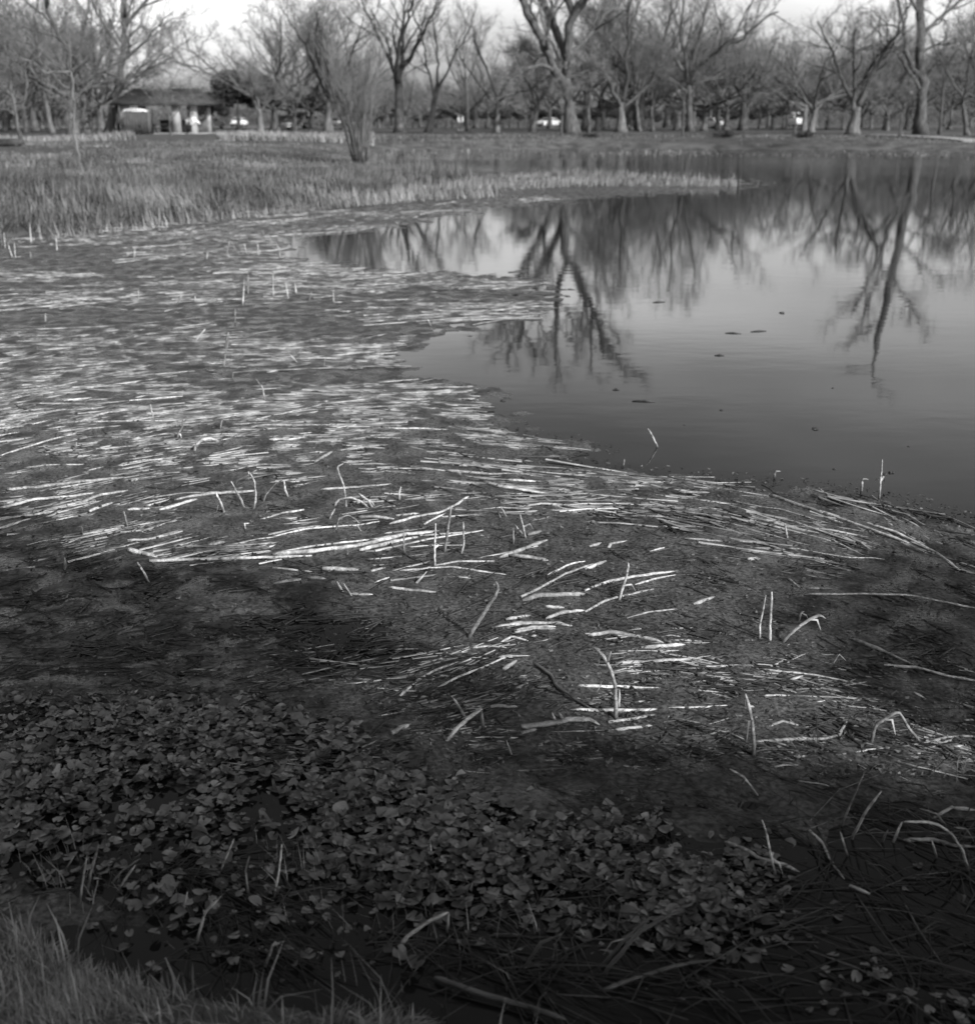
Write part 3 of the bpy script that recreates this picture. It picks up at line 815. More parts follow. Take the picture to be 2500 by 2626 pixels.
# -- willow shrub: many stems fanning out of one foot
def shrub(px, py, d, nst, seed):
    rng = np.random.default_rng(seed)
    foot = at_depth(px, py, d); bz = gz(foot.x, d)
    s = empty('willow_shrub', (foot.x, d, bz))
    tag(s, 'tall bare shrub of many thin stems fanning up from the grassy bank', 'shrub')
    allst = []
    for k in range(nst):
        a = rng.uniform(0, 6.28); sp = abs(rng.normal(0, .14)) + .02
        L = rng.uniform(2.6, 5.0)
        r0 = rng.uniform(.014, .030)
        if k < 3: r0, L, a, sp = .05 - .01 * k, 5.2 - k * .4, math.pi + .3 * k, .22
        b = np.array([math.cos(a) * rng.uniform(0, .3), math.sin(a) * rng.uniform(0, .3), -.05])
        pts = [b]; dd = np.array([math.cos(a) * sp, math.sin(a) * sp, 1.0]); dd /= np.linalg.norm(dd)
        for q in range(7):
            dd = dd + rng.normal(0, .035, 3) + np.array([math.cos(a), math.sin(a), 0]) * .02; dd /= np.linalg.norm(dd)
            pts.append(pts[-1] + dd * L / 7)
        Q = np.array(pts); allst.append((Q, L))
        mb = MB(); mb.tube(Q, np.linspace(r0, r0 * .25, 8), 5)
        mb.build('stem', M['pale_limb'] if k >= 3 else M['bark'], s, True)
    tw = MB(); A = []; T = []
    for Q, L in allst:
        k = int(L * 5); t = rng.uniform(2.2, 7, k); i0 = np.minimum(t.astype(int), 6); f = (t - i0)[:, None]
        A.append(Q[i0] * (1 - f) + Q[i0 + 1] * f); T.append((Q[i0 + 1] - Q[i0]) / (L / 7))
    A = np.concatenate(A); T = np.concatenate(T); n = len(A)
    D = T + rng.normal(0, .28, (n, 3)); D /= np.linalg.norm(D, axis=1)[:, None]
    ln = rng.uniform(.3, 1.0, n)[:, None]
    tw.prisms(A, A + D * ln * .5, A + D * ln + rng.normal(0, .05, (n, 3)), .006, .003)
    tag(tw.build('twigs', M['twig'], s), kind='stuff')
shrub(924, 418, 47, 60, 21)

# -- small dark clumps on the far bank
for i, (px, py, d) in enumerate([(1852, 362, 92), (2058, 366, 90), (1512, 360, 92)]):
    rng = np.random.default_rng(60 + i); p = at_depth(px, py, d); n = 260
    a = rng.uniform(0, 6.28, n); e = rng.uniform(.2, 1.4, n); L = rng.uniform(.3, .75, n) * (1.1, .9, .7)[i]
    A = np.stack([np.cos(a) * .12, np.sin(a) * .12, np.zeros(n)], 1)
    D = np.stack([np.cos(a) * np.cos(e) * 1.5, np.sin(a) * np.cos(e), np.sin(e)], 1)
    mb = MB(); mb.prisms(A, A + D * L[:, None] * .6, A + D * L[:, None] + np.array([0, 0, -.08]), .02, .008)
    o = mb.build('grass_clump', M['dark_litter']); o.location = (p.x, d, gz(p.x, d))
    tag(o, ['dark tufted clump on the open far bank', 'smaller dark clump on the far bank below the white van', 'faint low clump on the far bank near the great forked tree'][i], 'clump')

# ------------------------------------------------------------------ pavilion, shed, tables
PD = 116.0
def xz(px, py, d=PD):
    p = at_depth(px, py, d); return p.x, p.z
pxl, _ = xz(292, 240); pxr, _ = xz(520, 240)
pcx = (pxl + pxr) / 2; pw = pxr - pxl
g0 = gz(pcx, PD)
pav = empty('picnic_pavilion', (pcx, PD + 3, g0)); tag(pav, 'open picnic pavilion with long dark roof on pale stone pillars', 'pavilion')
_, ze = xz(400, 263); _, zr = xz(400, 228); ze -= g0; zr -= g0
mb = MB()
hw, hd = pw / 2 + .2, 3.8
mb.raw([(-hw, -hd, ze), (hw, -hd, ze), (hw, hd, ze), (-hw, hd, ze), (-hw + 1.2, 0, zr + .15), (hw - 1.2, 0, zr + .15),
        (-hw, -hd, ze - .16), (hw, -hd, ze - .16), (hw, hd, ze - .16), (-hw, hd, ze - .16)],
       [(0, 1, 5, 4), (2, 3, 4, 5), (1, 2, 5, 5), (3, 0, 4, 4), (6, 7, 1, 0), (7, 8, 2, 1), (8, 9, 3, 2), (9, 6, 0, 3), (9, 8, 7, 6)])
rf = mb.build('roof', M['roof'], pav)
mb = MB(); mb.box((0, -hd - .03, ze - .1), (2 * hw + .05, .05, .26)); mb.build('fascia', M['wood_dark'], rf)
mb = MB(); mb.box((0, 0, -.02), (pw + .2, 7.0, .16)); mb.build('floor_slab', M['stone'], pav)
for i, (pxa, w) in enumerate([(321, .85), (452, .82), (497, .72)]):
    x, _ = xz(pxa, 300)
    for row in (-2.9, 2.9):
        mb = MB(); mb.box((x - pcx, row, (ze - .2) / 2 + .05), (w * (.95 if row < 0 else .8), .7, ze - .3), taper=.86)
        pl = mb.build('pillar', M['stone'], pav)
mb = MB(); mb.box((-pw / 2 + .12, -2.9, ze / 2), (.22, .22, ze - .2)); mb.build('post', M['wood_dark'], pav)
mb = MB(); mb.box((pw * .1, 2.4, .62), (pw * .55, .14, 1.2)); mb.build('low_wall', M['wood_mid'], pav)

x, _ = xz(363, 300); sw = 2.3
sh = empty('serving_hut', (x, PD - 1.2, gz(x, PD - 1.2) + .04)); tag(sh, 'small plank hut with a bright rounded roof under the pavilion', 'hut')
for k in range(9):
    mb = MB(); mb.box((-sw / 2 + sw * (k + .5) / 9, 0, .95), (sw / 9 - .03, 1.5, 1.8 + .03 * math.sin(k * 5))); mb.build('plank', M['wood_mid'], sh)
mb = MB(); V = []; nn = 10
for yy in (-.95, .75):
    for k in range(nn + 1):
        a = math.pi * k / nn; V.append((math.cos(a) * 1.0 - .1, yy + .1, 1.9 + math.sin(a) * .26))
    for k in range(nn + 1):
        a = math.pi * k / nn; V.append((math.cos(a) * .96 - .1, yy + .1, 1.86 + math.sin(a) * .22))
m1 = nn + 1; Fq = []
for k in range(nn):
    Fq += [(k, k + 1, 2 * m1 + k + 1, 2 * m1 + k), (m1 + k, 3 * m1 + k, 3 * m1 + k + 1, m1 + k + 1), (k, m1 + k, m1 + k + 1, k + 1), (2 * m1 + k, 2 * m1 + k + 1, 3 * m1 + k + 1, 3 * m1 + k)]
mb.raw(V, Fq); mb.build('roof', M['white'], sh)
mb = MB(); mb.box((-.1, -.80, 1.95), (1.95, .05, .10)); mb.build('fascia', M['white'], sh)

def table(loc, rz, lab):
    t = empty('picnic_table', loc, rz); tag(t, lab, 'table')
    for k in range(4):
        mb = MB(); mb.box((0, -.3 + .2 * k, .76), (1.8, .18, .05)); mb.build('plank', M['wood_dark'], t)
    for s in (-1, 1):
        mb = MB(); mb.box((0, s * .72, .44), (1.8, .26, .05)); mb.build('bench', M['wood_dark'], t)
        mb = MB()
        for q in (-1, 1):
            mb.tube([(s * .65, q * .12, .74), (s * .65, q * .62, 0)], [.05, .05], 4)
        mb.box((s * .65, 0, .40), (.06, 1.5, .08)); mb.build('leg_frame', M['wood_dark'], t)
for (px, dd, rz, lab) in [(338, PD - 3.6, .2, 'dark picnic table in front of the plank hut'), (414, PD + .4, 0, 'dark picnic table under the pavilion between hut and pillar')]:
    x, _ = xz(px, 320, dd); table((x, dd, gz(x, dd) + (.05 if dd > PD - 3 else 0)), rz, lab)

# ------------------------------------------------------------------ people
def skin_mesh(name, verts, edges, radii, mat, sub=2):
    me = bpy.data.meshes.new(name); me.from_pydata(verts, edges, [])
    o = bpy.data.objects.new(name, me); COL.objects.link(o)
    sk = o.modifiers.new('skin', 'SKIN')
    for i, r in enumerate(radii):
        me.skin_vertices[0].data[i].radius = r if isinstance(r, tuple) else (r, r)
    me.skin_vertices[0].data[0].use_root = True
    ss = o.modifiers.new('sub', 'SUBSURF'); ss.levels = sub; ss.render_levels = sub
    dg = bpy.context.evaluated_depsgraph_get()
    out = bpy.data.meshes.new_from_object(o.evaluated_get(dg))
    bpy.data.objects.remove(o); out.materials.clear(); out.materials.append(mat)
    out.polygons.foreach_set('use_smooth', np.ones(len(out.polygons), bool))
    return out
def person(loc, rz, lab, pose, shirt, legs, sc_=1.0):
    p = empty('person', loc, rz); p.scale = (sc_,) * 3; tag(p, lab, 'person')
    if pose == 'sit':
        hz, kn, ft = .46, lambda s: (.10 * s, -.44, .48), lambda s: (.11 * s, -.46, .07)
    elif pose == 'stand':
        hz, kn, ft = .92, lambda s: (.10 * s, -.03, .50), lambda s: (.12 * s, 0.02, .07)
    else:
        hz, kn, ft = .88, lambda s: (.13 * s, -.08 * s, .50), lambda s: (.16 * s, .10 * s, .07)
    lean = {'sit': -.06, 'stand': 0, 'bend': -.36}[pose]
    def up(h): return (0, lean * (h / .55) ** 1.1, hz + h * (.86 if pose == 'bend' else 1))
    V = [(0, 0, hz), up(.2), up(.42), up(.52), up(.60), up(.68), up(.78)]
    Ra = [(.15, .11), (.135, .10), (.16, .105), (.07, .07), (.062, .062), (.085, .095), (.06, .07)]
    E = [(0, 1), (1, 2), (2, 3), (3, 4), (4, 5), (5, 6)]
    hands = []
    for s in (-1, 1):
        sx, sy, sz = up(.47)
        b = len(V)
        el = (.24 * s, sy - .03, sz - .28) if pose != 'bend' else (.22 * s, sy - .10, sz - .24)
        ha = (.25 * s, sy - .14, sz - .50) if pose == 'stand' else (.16 * s, sy - .32, sz - .38)
        V += [(.18 * s, sy, sz), el, ha]; Ra += [.052, .042, .032]; E += [(2, b), (b, b + 1), (b + 1, b + 2)]
        for q in range(5):                                  # fingers
            n0 = len(V); fx = ha[0] + (q - 2) * .017 * s
            V += [(fx, ha[1] - .045, ha[2] - .04), (fx + (.02 * s if q == 0 else 0), ha[1] - (.05 if q == 0 else .085), ha[2] - .08)]
            Ra += [.009, .008]; E += [(b + 2, n0), (n0, n0 + 1)]
        b = len(V)
        k, f = kn(s), ft(s)
        V += [(.09 * s, 0, hz - .05), k, f, (f[0], f[1] - .16, .04)]
        Ra += [.09, .062, .042, .034]; E += [(0, b), (b, b + 1), (b + 1, b + 2), (b + 2, b + 3)]
    body = link('body', skin_mesh('body', V, E, Ra, M['skin']), None, p)
    hd = Vector(up(.73))
    # nose, ears, eyes: small shapes on the head
    mb = MB(); mb.tube([hd + Vector((0, -.088, .02)), hd + Vector((0, -.115, -.02))], [.010, .016], 5); mb.build('nose', M['skin'], body)
    for s in (-1, 1):
        mb = MB(); mb.box(hd + Vector((.085 * s, 0, -.005)), (.02, .04, .06)); mb.build('ear', M['skin'], body)
        mb = MB(); mb.box(hd + Vector((.032 * s, -.088, .012)), (.022, .012, .012)); mb.build('eye', M['hair'], body)
    mb = MB(); mb.box(hd + Vector((0, -.086, -.055)), (.05, .012, .010)); mb.build('mouth', M['cloth_dark'], body)
    # hair cap
    bm = bmesh.new(); bmesh.ops.create_uvsphere(bm, u_segments=12, v_segments=8, radius=.105)
    bmesh.ops.delete(bm, geom=[v for v in bm.verts if v.co.z < -.01 and v.co.y < .03], context='VERTS')
    me = bpy.data.meshes.new('hair'); bm.to_mesh(me); bm.free(); me.materials.append(M['hair'])
    h = link('hair', me, None, p); h.location = hd + Vector((0, .012, .025)); h.scale = (.92, 1.02, 1.02)
    # shirt and trousers hug the same joints
    V2 = [V[0], V[1], V[2], up(.49)]; R2 = [(.168, .13), (.155, .12), (.18, .125), (.09, .09)]; E2 = [(0, 1), (1, 2), (2, 3)]
    ai = [7, 7 + 3 + 10 + 4]
    for b in ai:
        n0 = len(V2); m_ = tuple((np.array(V[b]) * .2 + np.array(V[b + 1]) * .8)); V2 += [V[b], m_]; R2 += [.068, .06]; E2 += [(2, n0), (n0, n0 + 1)]
    link('shirt', skin_mesh('shirt', V2, E2, R2, shirt), None, p)
    V3 = [V[0]]; R3 = [(.17, .13)]; E3 = []
    for b in ai:
        l0 = b + 13; n0 = len(V3); V3 += [V[l0], V[l0 + 1], tuple(np.array(V[l0 + 2]) + np.array((0, 0, .03)))]; R3 += [.105, .078, .062]; E3 += [(0, n0), (n0, n0 + 1), (n0 + 1, n0 + 2)]
    link('trousers', skin_mesh('trousers', V3, E3, R3, legs), None, p)
    return p
for (px, d, rz, lab, pose, sh_, lg_) in [
        (478, 112.5, .9, 'person in pale grey top bending forward beside the pavilion pillar', 'bend', M['cloth_pale'], M['cloth_dark']),
        (498, 111.5, -.2, 'person in white shirt and pale trousers standing before the pavilion pillar', 'stand', M['cloth_white'], M['cloth_pale']),
        (513, 112.0, -1.0, 'person in white top and dark trousers leaning over beside the standing one', 'bend', M['cloth_white'], M['cloth_dark'])]:
    x, _ = xz(px, 330, d); person((x, d, gz(x, d)), rz, lab, pose, sh_, lg_, 1.0 if pose == 'stand' else .92)
for (px, d, lab) in [(1176, 150, 'distant person in pale shirt walking by the road'), (1186, 151, 'distant person in white shirt beside the other walker')]:
    x, _ = xz(px, 320, d); person((x, d, gz(x, d)), px, lab, 'stand', M['cloth_pale'] if px < 1180 else M['cloth_white'], M['cloth_dark'])

# ------------------------------------------------------------------ vehicles
def vehicle(kind, loc, rz, paint, lab, cat='car'):
    v = empty({'car': 'parked_car', 'van': 'parked_van', 'pickup': 'parked_pickup'}[kind], loc, rz); tag(v, lab, cat)
    if kind == 'car':   prof = [(-2.2, .35), (-2.22, .75), (-2.1, .95), (-1.35, 1.0), (-.85, 1.42), (.55, 1.45), (1.2, 1.0), (2.05, .86), (2.2, .65), (2.2, .35)]; cab = (3, 6)
    elif kind == 'van': prof = [(-2.5, .4), (-2.52, 1.2), (-2.45, 2.1), (-2.2, 2.25), (.0, 2.28), (1.3, 2.2), (1.95, 1.35), (2.45, 1.15), (2.55, .8), (2.55, .4)]; cab = (2, 6)
    else:               prof = [(-2.6, .5), (-2.62, 1.05), (-.75, 1.08), (-.7, 1.1), (-.5, 1.72), (.65, 1.74), (1.2, 1.15), (2.4, 1.05), (2.55, .8), (2.55, .5)]; cab = (3, 6)
    mb = MB(); V = []
    zs = max(z for _, z in prof)
    belt = 1.0 if kind == 'car' else (1.25 if kind == 'van' else 1.1)
    for s in (-1, 1):
        for x, z in prof:
            w = .88 if kind == 'car' else .98
            w *= 1 - .18 * max(0, (z - belt)) / max(.01, zs - belt)
            V.append((x, s * w, z))
    n = len(prof); Fq = []
    mb.raw(V, [(i, (i + 1) % n, n + (i + 1) % n, n + i) for i in range(n)])
    bm_me = mb.mesh('vehicle_body'); bm = bmesh.new(); bm.from_mesh(bm_me); bm.verts.ensure_lookup_table()
    bm.faces.new([bm.verts[i] for i in range(n)][::-1]); bm.faces.new([bm.verts[n + i] for i in range(n)])
    bmesh.ops.recalc_face_normals(bm, faces=bm.faces)
    bmesh.ops.bevel(bm, geom=list(bm.edges), offset=.05, segments=2, affect='EDGES', profile=.6)
    bm.to_mesh(bm_me); bm.free(); bm_me.materials.append(paint); bm_me.polygons.foreach_set('use_smooth', np.ones(len(bm_me.polygons), bool))
    body = link('body', bm_me, None, v)
    # windows: side panes, windscreen, rear screen
    def pane(pts, nm='window'):
        q = MB(); P = np.array(pts, float); nv = np.cross(P[1] - P[0], P[3] - P[0]); nv /= np.linalg.norm(nv)
        q.raw(np.concatenate([P + nv * .012, P - nv * .03]), [(0, 1, 2, 3), (7, 6, 5, 4), (0, 4, 5, 1), (1, 5, 6, 2), (2, 6, 7, 3), (3, 7, 4, 0)])
        q.build(nm, M['glass'], v)
    wt = .88 if kind == 'car' else .98
    def wy(z): return wt * (1 - .18 * max(0, z - belt) / (zs - belt)) + .008
    z0, z1 = belt + .06, zs - .1
    xs = {'car': ((-1.15, -.15, -.72), (-.05, .95, .5)), 'van': ((-1.9, -.4, -1.85), (.2, 1.7, 1.3)), 'pickup': ((-.6, .2, -.42), (.28, 1.0, .6))}[kind]
    for s in (-1, 1):
        for (xa, xb, xt) in xs:
            top = (xt, xb) if xt < xa + .5 * (xb - xa) else (xa, xt)
            P = [(xa, s * wy(z0), z0), (xb, s * wy(z0), z0), (top[1], s * wy(z1), z1), (top[0], s * wy(z1), z1)]
            pane(P if s < 0 else P[::-1])
    (xa, za), (xb, zb) = prof[cab[1] - 1], prof[cab[1]]
    f = lambda t: (xa + (xb - xa) * t, za + (zb - za) * t)
    (x1, z1_), (x2, z2_) = f(.14), f(.9)
    pane([(x2, -wy(z2_) + .14, z2_), (x2, wy(z2_) - .14, z2_), (x1, wy(z1_) - .12, z1_), (x1, -wy(z1_) + .12, z1_)], 'windscreen')
    (xa, za), (xb, zb) = prof[cab[0]], prof[cab[0] + 1]
    if kind == 'van': (xa, za), (xb, zb) = (-2.525, 1.35), (-2.47, 2.0)
    pane([(xa + (xb - xa) * .1, wy(za) - .14, za + (zb - za) * .1), (xa + (xb - xa) * .1, -wy(za) + .14, za + (zb - za) * .1), (xa + (xb - xa) * .9, -wy(zb) + .12, za + (zb - za) * .9), (xa + (xb - xa) * .9, wy(zb) - .12, za + (zb - za) * .9)], 'rear_window')
    for x in (-1.35, 1.4):
        for s in (-1, 1):
            q = MB(); q.tube([(x, s * (wt - .2), .34), (x, s * (wt + .02), .34)], [.34, .34], 14); w_ = q.build('wheel', M['rubber'], v)
            q = MB(); q.tube([(x, s * (wt + .0), .34), (x, s * (wt + .035), .34)], [.2, .18], 10); q.build('rim', M['chrome'], w_)
    xf = prof[-1][0]
    for s in (-1, 1):
        q = MB(); q.box((xf - .03, s * (wt - .22), .72), (.1, .3, .16)); q.build('headlight', M['chrome'], v)
        q = MB(); q.box((prof[0][0] + .03, s * (wt - .16), .8), (.1, .18, .22)); q.build('tail_light', M['car_mid'], v)
    for xb_ in (xf + .02, prof[0][0] - .02):
        q = MB(); q.box((xb_, 0, .46), (.14, wt * 1.9, .16)); q.build('bumper', M['chrome'] if kind != 'car' else M['car_dark'], v)
    return v
VEH = [('car', 540, 168, 1.25, M['cloth_pale'], 'pale grey car parked beyond the pavilion people', 'car'),
       ('car', 614, 205, 1.5, M['white'], 'small white car parked in front of the round evergreen', 'car'),
       ('pickup', 728, 150, -1.2, M['car_dark'], 'dark pickup truck parked between the pale forked tree and the willow', 'truck'),
       ('van', 782, 176, -1.9, M['car_mid'], 'grey van parked among the trees left of the willow shrub', 'van'),
       ('car', 868, 165, .3, M['car_dark'], 'dark car half hidden behind the willow shrub', 'car'),
       ('car', 1408, 200, -2.35, M['white'], 'bright white car parked just left of the great forked tree', 'car'),
       ('car', 1832, 175, -1.1, M['white'], 'white car seen between trunks in the right-hand grove', 'car'),
       ('van', 2042, 205, -1.57, M['white'], 'white van shining among the trees of the right-hand grove', 'van')]
for kind, px, d, rz, paint, lab, cat in VEH:
    x, _ = xz(px, 322, d); vehicle(kind, (x, d, gz(x, d)), rz, paint, lab, cat)

# posts along the far road
pm = MB(); pm.tube([(0, 0, -.1), (0, 0, .85), (0, 0, .92)], [.09, .085, .05], 8); pm_ = pm.mesh('post', M['wood_dark'])
for k in range(34):
    px = 930 + k * 21 + (k * 37 % 7) - 3; d = 186
    p = at_depth(px, 320, d)
    tag(link('road_post', pm_), 'short dark post in the row beside the pale road', 'post', 'posts along the road').location = (p.x, d, gz(p.x, d))

# ------------------------------------------------------------------ reeds, traced where they stand in the shallows
rng = np.random.default_rng(5)
def smooth(P, k=2):
    P = np.asarray(P, float)
    if len(P) < 3:
        t = np.linspace(0, 1, 5)[:, None]; return P[0] * (1 - t) + P[-1] * t
    seg = np.linalg.norm(np.diff(P, axis=0), axis=1); s = np.concatenate([[0], np.cumsum(seg)])
    q = np.unique(np.concatenate([s, np.linspace(0, s[-1], len(P) * k + 3)]))
    return np.stack([np.interp(q, s, P[:, i]) for i in range(3)], 1)
def stalk_mesh(P, r, taper=.7, sides=7, seed=0):
    """a reed: slightly uneven tube with swollen nodes and a ragged, flattened end"""
    g = np.random.default_rng(seed)
    Q = smooth(P); L = np.linalg.norm(np.diff(Q, axis=0), axis=1).sum()
    n = max(len(Q), int(L / .035) + 2); n = min(n, 40)
    seg = np.linalg.norm(np.diff(Q, axis=0), axis=1); s = np.concatenate([[0], np.cumsum(seg)])
    q = np.linspace(0, s[-1], n); Q = np.stack([np.interp(q, s, Q[:, i]) for i in range(3)], 1)
    Q[1:-1] += g.normal(0, r * .09, (n - 2, 3))
    rad = r * (1 + (taper - 1) * np.linspace(0, 1, n)) * (1 + g.normal(0, .06, n))
    rad[(np.arange(n) % 6) == (seed % 6)] *= 1.14
    rad[-1] *= g.uniform(.15, .6); rad[0] *= g.uniform(.4, 1.0)
    if n > 6: rad[-2] *= g.uniform(.6, 1.0)
    mb = MB(); mb.tube(Q, rad, sides, flat=g.uniform(.65, 1.0))
    return mb.mesh('reed', None, True)

def conv(reg, lst):
    ox, oy, s = reg
    return [[(ox + x * s, oy + y * s) for x, y in p] for p in lst]
RA, RB, RC, RD, RE, RF, RG, RH = (0, 1000, .4264), (700, 1150, .4264), (1500, 1150, .533), (1000, 1600, .4264), (1750, 1600, .3998), (0, 1700, .6663), (1100, 1800, .7463), (0, 330, .6663)
UP = []   # standing: first pixel is where it leaves the water
def add(zone, reg, lst): UP.extend((zone, p) for p in conv(reg, lst))
add('mid', RA, [[(925, 170), (910, 120), (905, 85)], [(1065, 300), (1075, 260), (1095, 230), (1100, 170)], [(1325, 245), (1330, 200), (1350, 155)], [(450, 375), (460, 315)], [(1525, 720), (1540, 640), (1530, 550), (1505, 500)],
    [(1415, 580), (1425, 545), (1500, 510), (1545, 480)], [(1475, 720), (1445, 650), (1390, 550)], [(1350, 745), (1335, 690), (1300, 620)], [(1580, 680), (1600, 630), (1660, 560), (1705, 540)], [(1735, 650), (1715, 600), (1708, 545)],
    [(770, 830), (760, 790), (745, 730)], [(500, 880), (493, 820)], [(392, 1095), (390, 1000)], [(900, 1165), (860, 1090), (825, 1035)], [(1480, 850), (1470, 800)], [(1635, 470), (1630, 440)]])
add('mid', RB, [[(335, 445), (350, 400), (375, 360)], [(605, 365), (570, 310), (515, 270)], [(540, 515), (505, 460)], [(760, 320), (758, 270), (770, 230)], [(790, 640), (785, 500)],
    [(975, 725), (972, 600), (978, 450)], [(1030, 630), (1050, 500), (1070, 350)], [(1130, 640), (1148, 580), (1145, 440)], [(1445, 580), (1445, 480)], [(1520, 550), (1505, 470), (1485, 390)], [(1510, 525), (1450, 455)],
    [(1410, 420), (1370, 350)], [(1370, 430), (1360, 390)], [(855, 820), (925, 740)], [(480, 900), (425, 810)], [(430, 880), (385, 800)]])
add('right', RC, [[(160, 740), (185, 660), (205, 590), (208, 548)], [(840, 930), (840, 850), (870, 705)], [(890, 940), (890, 850), (898, 690)], [(1025, 840), (1040, 790), (1055, 785)],
    [(1330, 205), (1335, 145), (1365, 150)], [(910, 145), (915, 110), (940, 110)], [(975, 440), (960, 360)], [(185, 80), (190, 50)]])
add('right', RD, [[(1375, 520), (1380, 395)], [(560, 635), (548, 515)], [(455, 565), (410, 490), (370, 435)], [(1005, 610), (975, 535)], [(1045, 590), (1015, 535)], [(740, 810), (700, 700)]])
add('shade', RE, [[(395, 550), (405, 480)], [(485, 1110), (430, 1030), (390, 980), (300, 930)], [(1020, 1300), (1080, 1150), (1165, 960)], [(1085, 1380), (1180, 1200), (1275, 1075)], [(1060, 1490), (1010, 1330)],
    [(600, 1620), (570, 1500), (540, 1350), (510, 1260)], [(1350, 1400), (1410, 1270)], [(1690, 1295), (1630, 1220), (1520, 1185)], [(1280, 1400), (1320, 1320)], [(960, 265), (1005, 195), (1050, 240)], [(1870, 1400), (1820, 1320), (1740, 1305)], [(1630, 1500), (1600, 1390)]])
add('leaf', RF, [[(845, 810), (900, 680)], [(955, 900), (945, 800), (960, 745)], [(1055, 900), (1075, 800), (1085, 700)], [(755, 1080), (790, 960), (850, 900)], [(335, 890), (350, 810), (380, 700)], [(305, 930), (335, 740)], [(380, 800), (430, 765)],
    [(430, 850), (470, 800), (540, 755)], [(450, 880), (520, 780)], [(700, 980), (722, 880)], [(250, 800), (285, 745)], [(1720, 1040), (1728, 965)], [(1665, 760), (1655, 690)], [(1020, 1170), (1050, 1090), (1085, 1075)]])
add('far', RH, [[(515, 500), (520, 455)], [(795, 505), (800, 470)], [(880, 500), (875, 470), (885, 425)], [(912, 480), (890, 430)], [(950, 485), (940, 440)], [(995, 490), (992, 440)], [(1080, 500), (1075, 460), (1062, 440)], [(935, 680), (940, 580)],
    [(955, 640), (955, 560)], [(1052, 650), (1050, 545)], [(1140, 640), (1135, 590)], [(1110, 660), (1100, 590)], [(680, 680), (700, 640)], [(755, 670), (750, 640)], [(535, 655), (533, 620)], [(175, 745), (175, 710)], [(1190, 665), (1200, 625)],
    [(1230, 640), (1265, 675)], [(1285, 675), (1282, 625)], [(905, 750), (905, 690)], [(865, 850), (880, 780)], [(745, 825), (790, 770)], [(50, 500), (30, 440)], [(60, 500), (55, 440)], [(120, 500), (115, 470)], [(220, 470), (215, 410)],
    [(470, 395), (465, 360)], [(790, 395), (780, 360)], [(1015, 410), (1010, 385)], [(20, 460), (15, 400)]])
add('mid', (0, 800, .6663), [[(1020, 345), (1010, 290), (985, 258)], [(1150, 200), (1112, 158)], [(860, 215), (872, 140), (885, 90)], [(895, 275), (897, 230)], [(1245, 220), (1252, 172)], [(1660, 55), (1645, 25)]])
GROUPU = {'mid': ('short pale reed stub standing in the flattened pale reeds', 'reed stubs among the flattened reeds'),
          'right': ('short pale reed stub standing in the grey scum on the right', 'reed stubs in the scum'),
          'shade': ('thin broken reed stalk standing in the dark shaded water', 'reed stalks in the shaded water'),
          'leaf': ('dry stalk poking up among the broad water plant leaves', 'stalks among the water plants'),
          'far': ('pale reed stub standing in the far reed field below the grassy bank', 'reed stubs below the bank')}
GROUPU['right'] = ('short pale reed stub standing in the grey scum below the open water', 'reed stubs in the scum')
def standing_points(pix, g):
    b = on_plane(*pix[0])
    sl = g.uniform(-.35, .35)
    P = [Vector((b.x, b.y, -.06))]
    for i, (u, v) in enumerate(pix):
        p = at_depth(u, v, b.y)
        dz = max(p.z, .004 if i else -.01)
        # lean a little in depth, keeping clear of the water
        dy = sl * max(0, dz) * .6
        p = at_depth(u, v, b.y + dy)
        P.append(Vector((p.x, p.y, max(p.z, .005) if i else 0.0)))
    return P
def stalk(pix, r, label, group, mat='reed', seed=0, cat='reed', name='reed_stalk', sides=7):
    g = np.random.default_rng(seed + 1000)
    P = standing_points(pix, g)
    o = link(name, stalk_mesh(P, r, .72, sides, seed), M[mat])
    if r < .0105 and seed % 5 < 3:                        # a withered leaf still hanging from a node
        for q in range(1 + seed % 2):
            j = max(1, int((.45 + .4 * g.random()) * (len(P) - 1))); p = np.array(P[j])
            if p[2] < .03: continue
            a = g.uniform(0, 6.28); L = min(p[2] * 1.1, g.uniform(.04, .12))
            B = p + np.array([math.cos(a) * L * .45, math.sin(a) * L * .3, L * g.uniform(-.2, .25)]); C = B + np.array([math.cos(a) * L * .25, math.sin(a) * L * .2, -L * g.uniform(.3, .7)])
            mb = MB(); mb.blades([p], [B], [C], r * .8, [[-math.sin(a) * .8, math.cos(a) * .8, .3]]); mb.build('leaf_sheath', M['reed'], o)
    return tag(o, label, cat, group)
for i, (zn, pix) in enumerate(UP):
    d = on_plane(*pix[0]).y
    r = .0075 if zn in ('mid', 'right') else (.0042 if zn in ('shade', 'leaf') else .011)
    lab, grp = GROUPU[zn]
    stalk(pix, r * (.85 + .3 * ((i * 7) % 5) / 4), lab, grp, 'reed_wet', i)

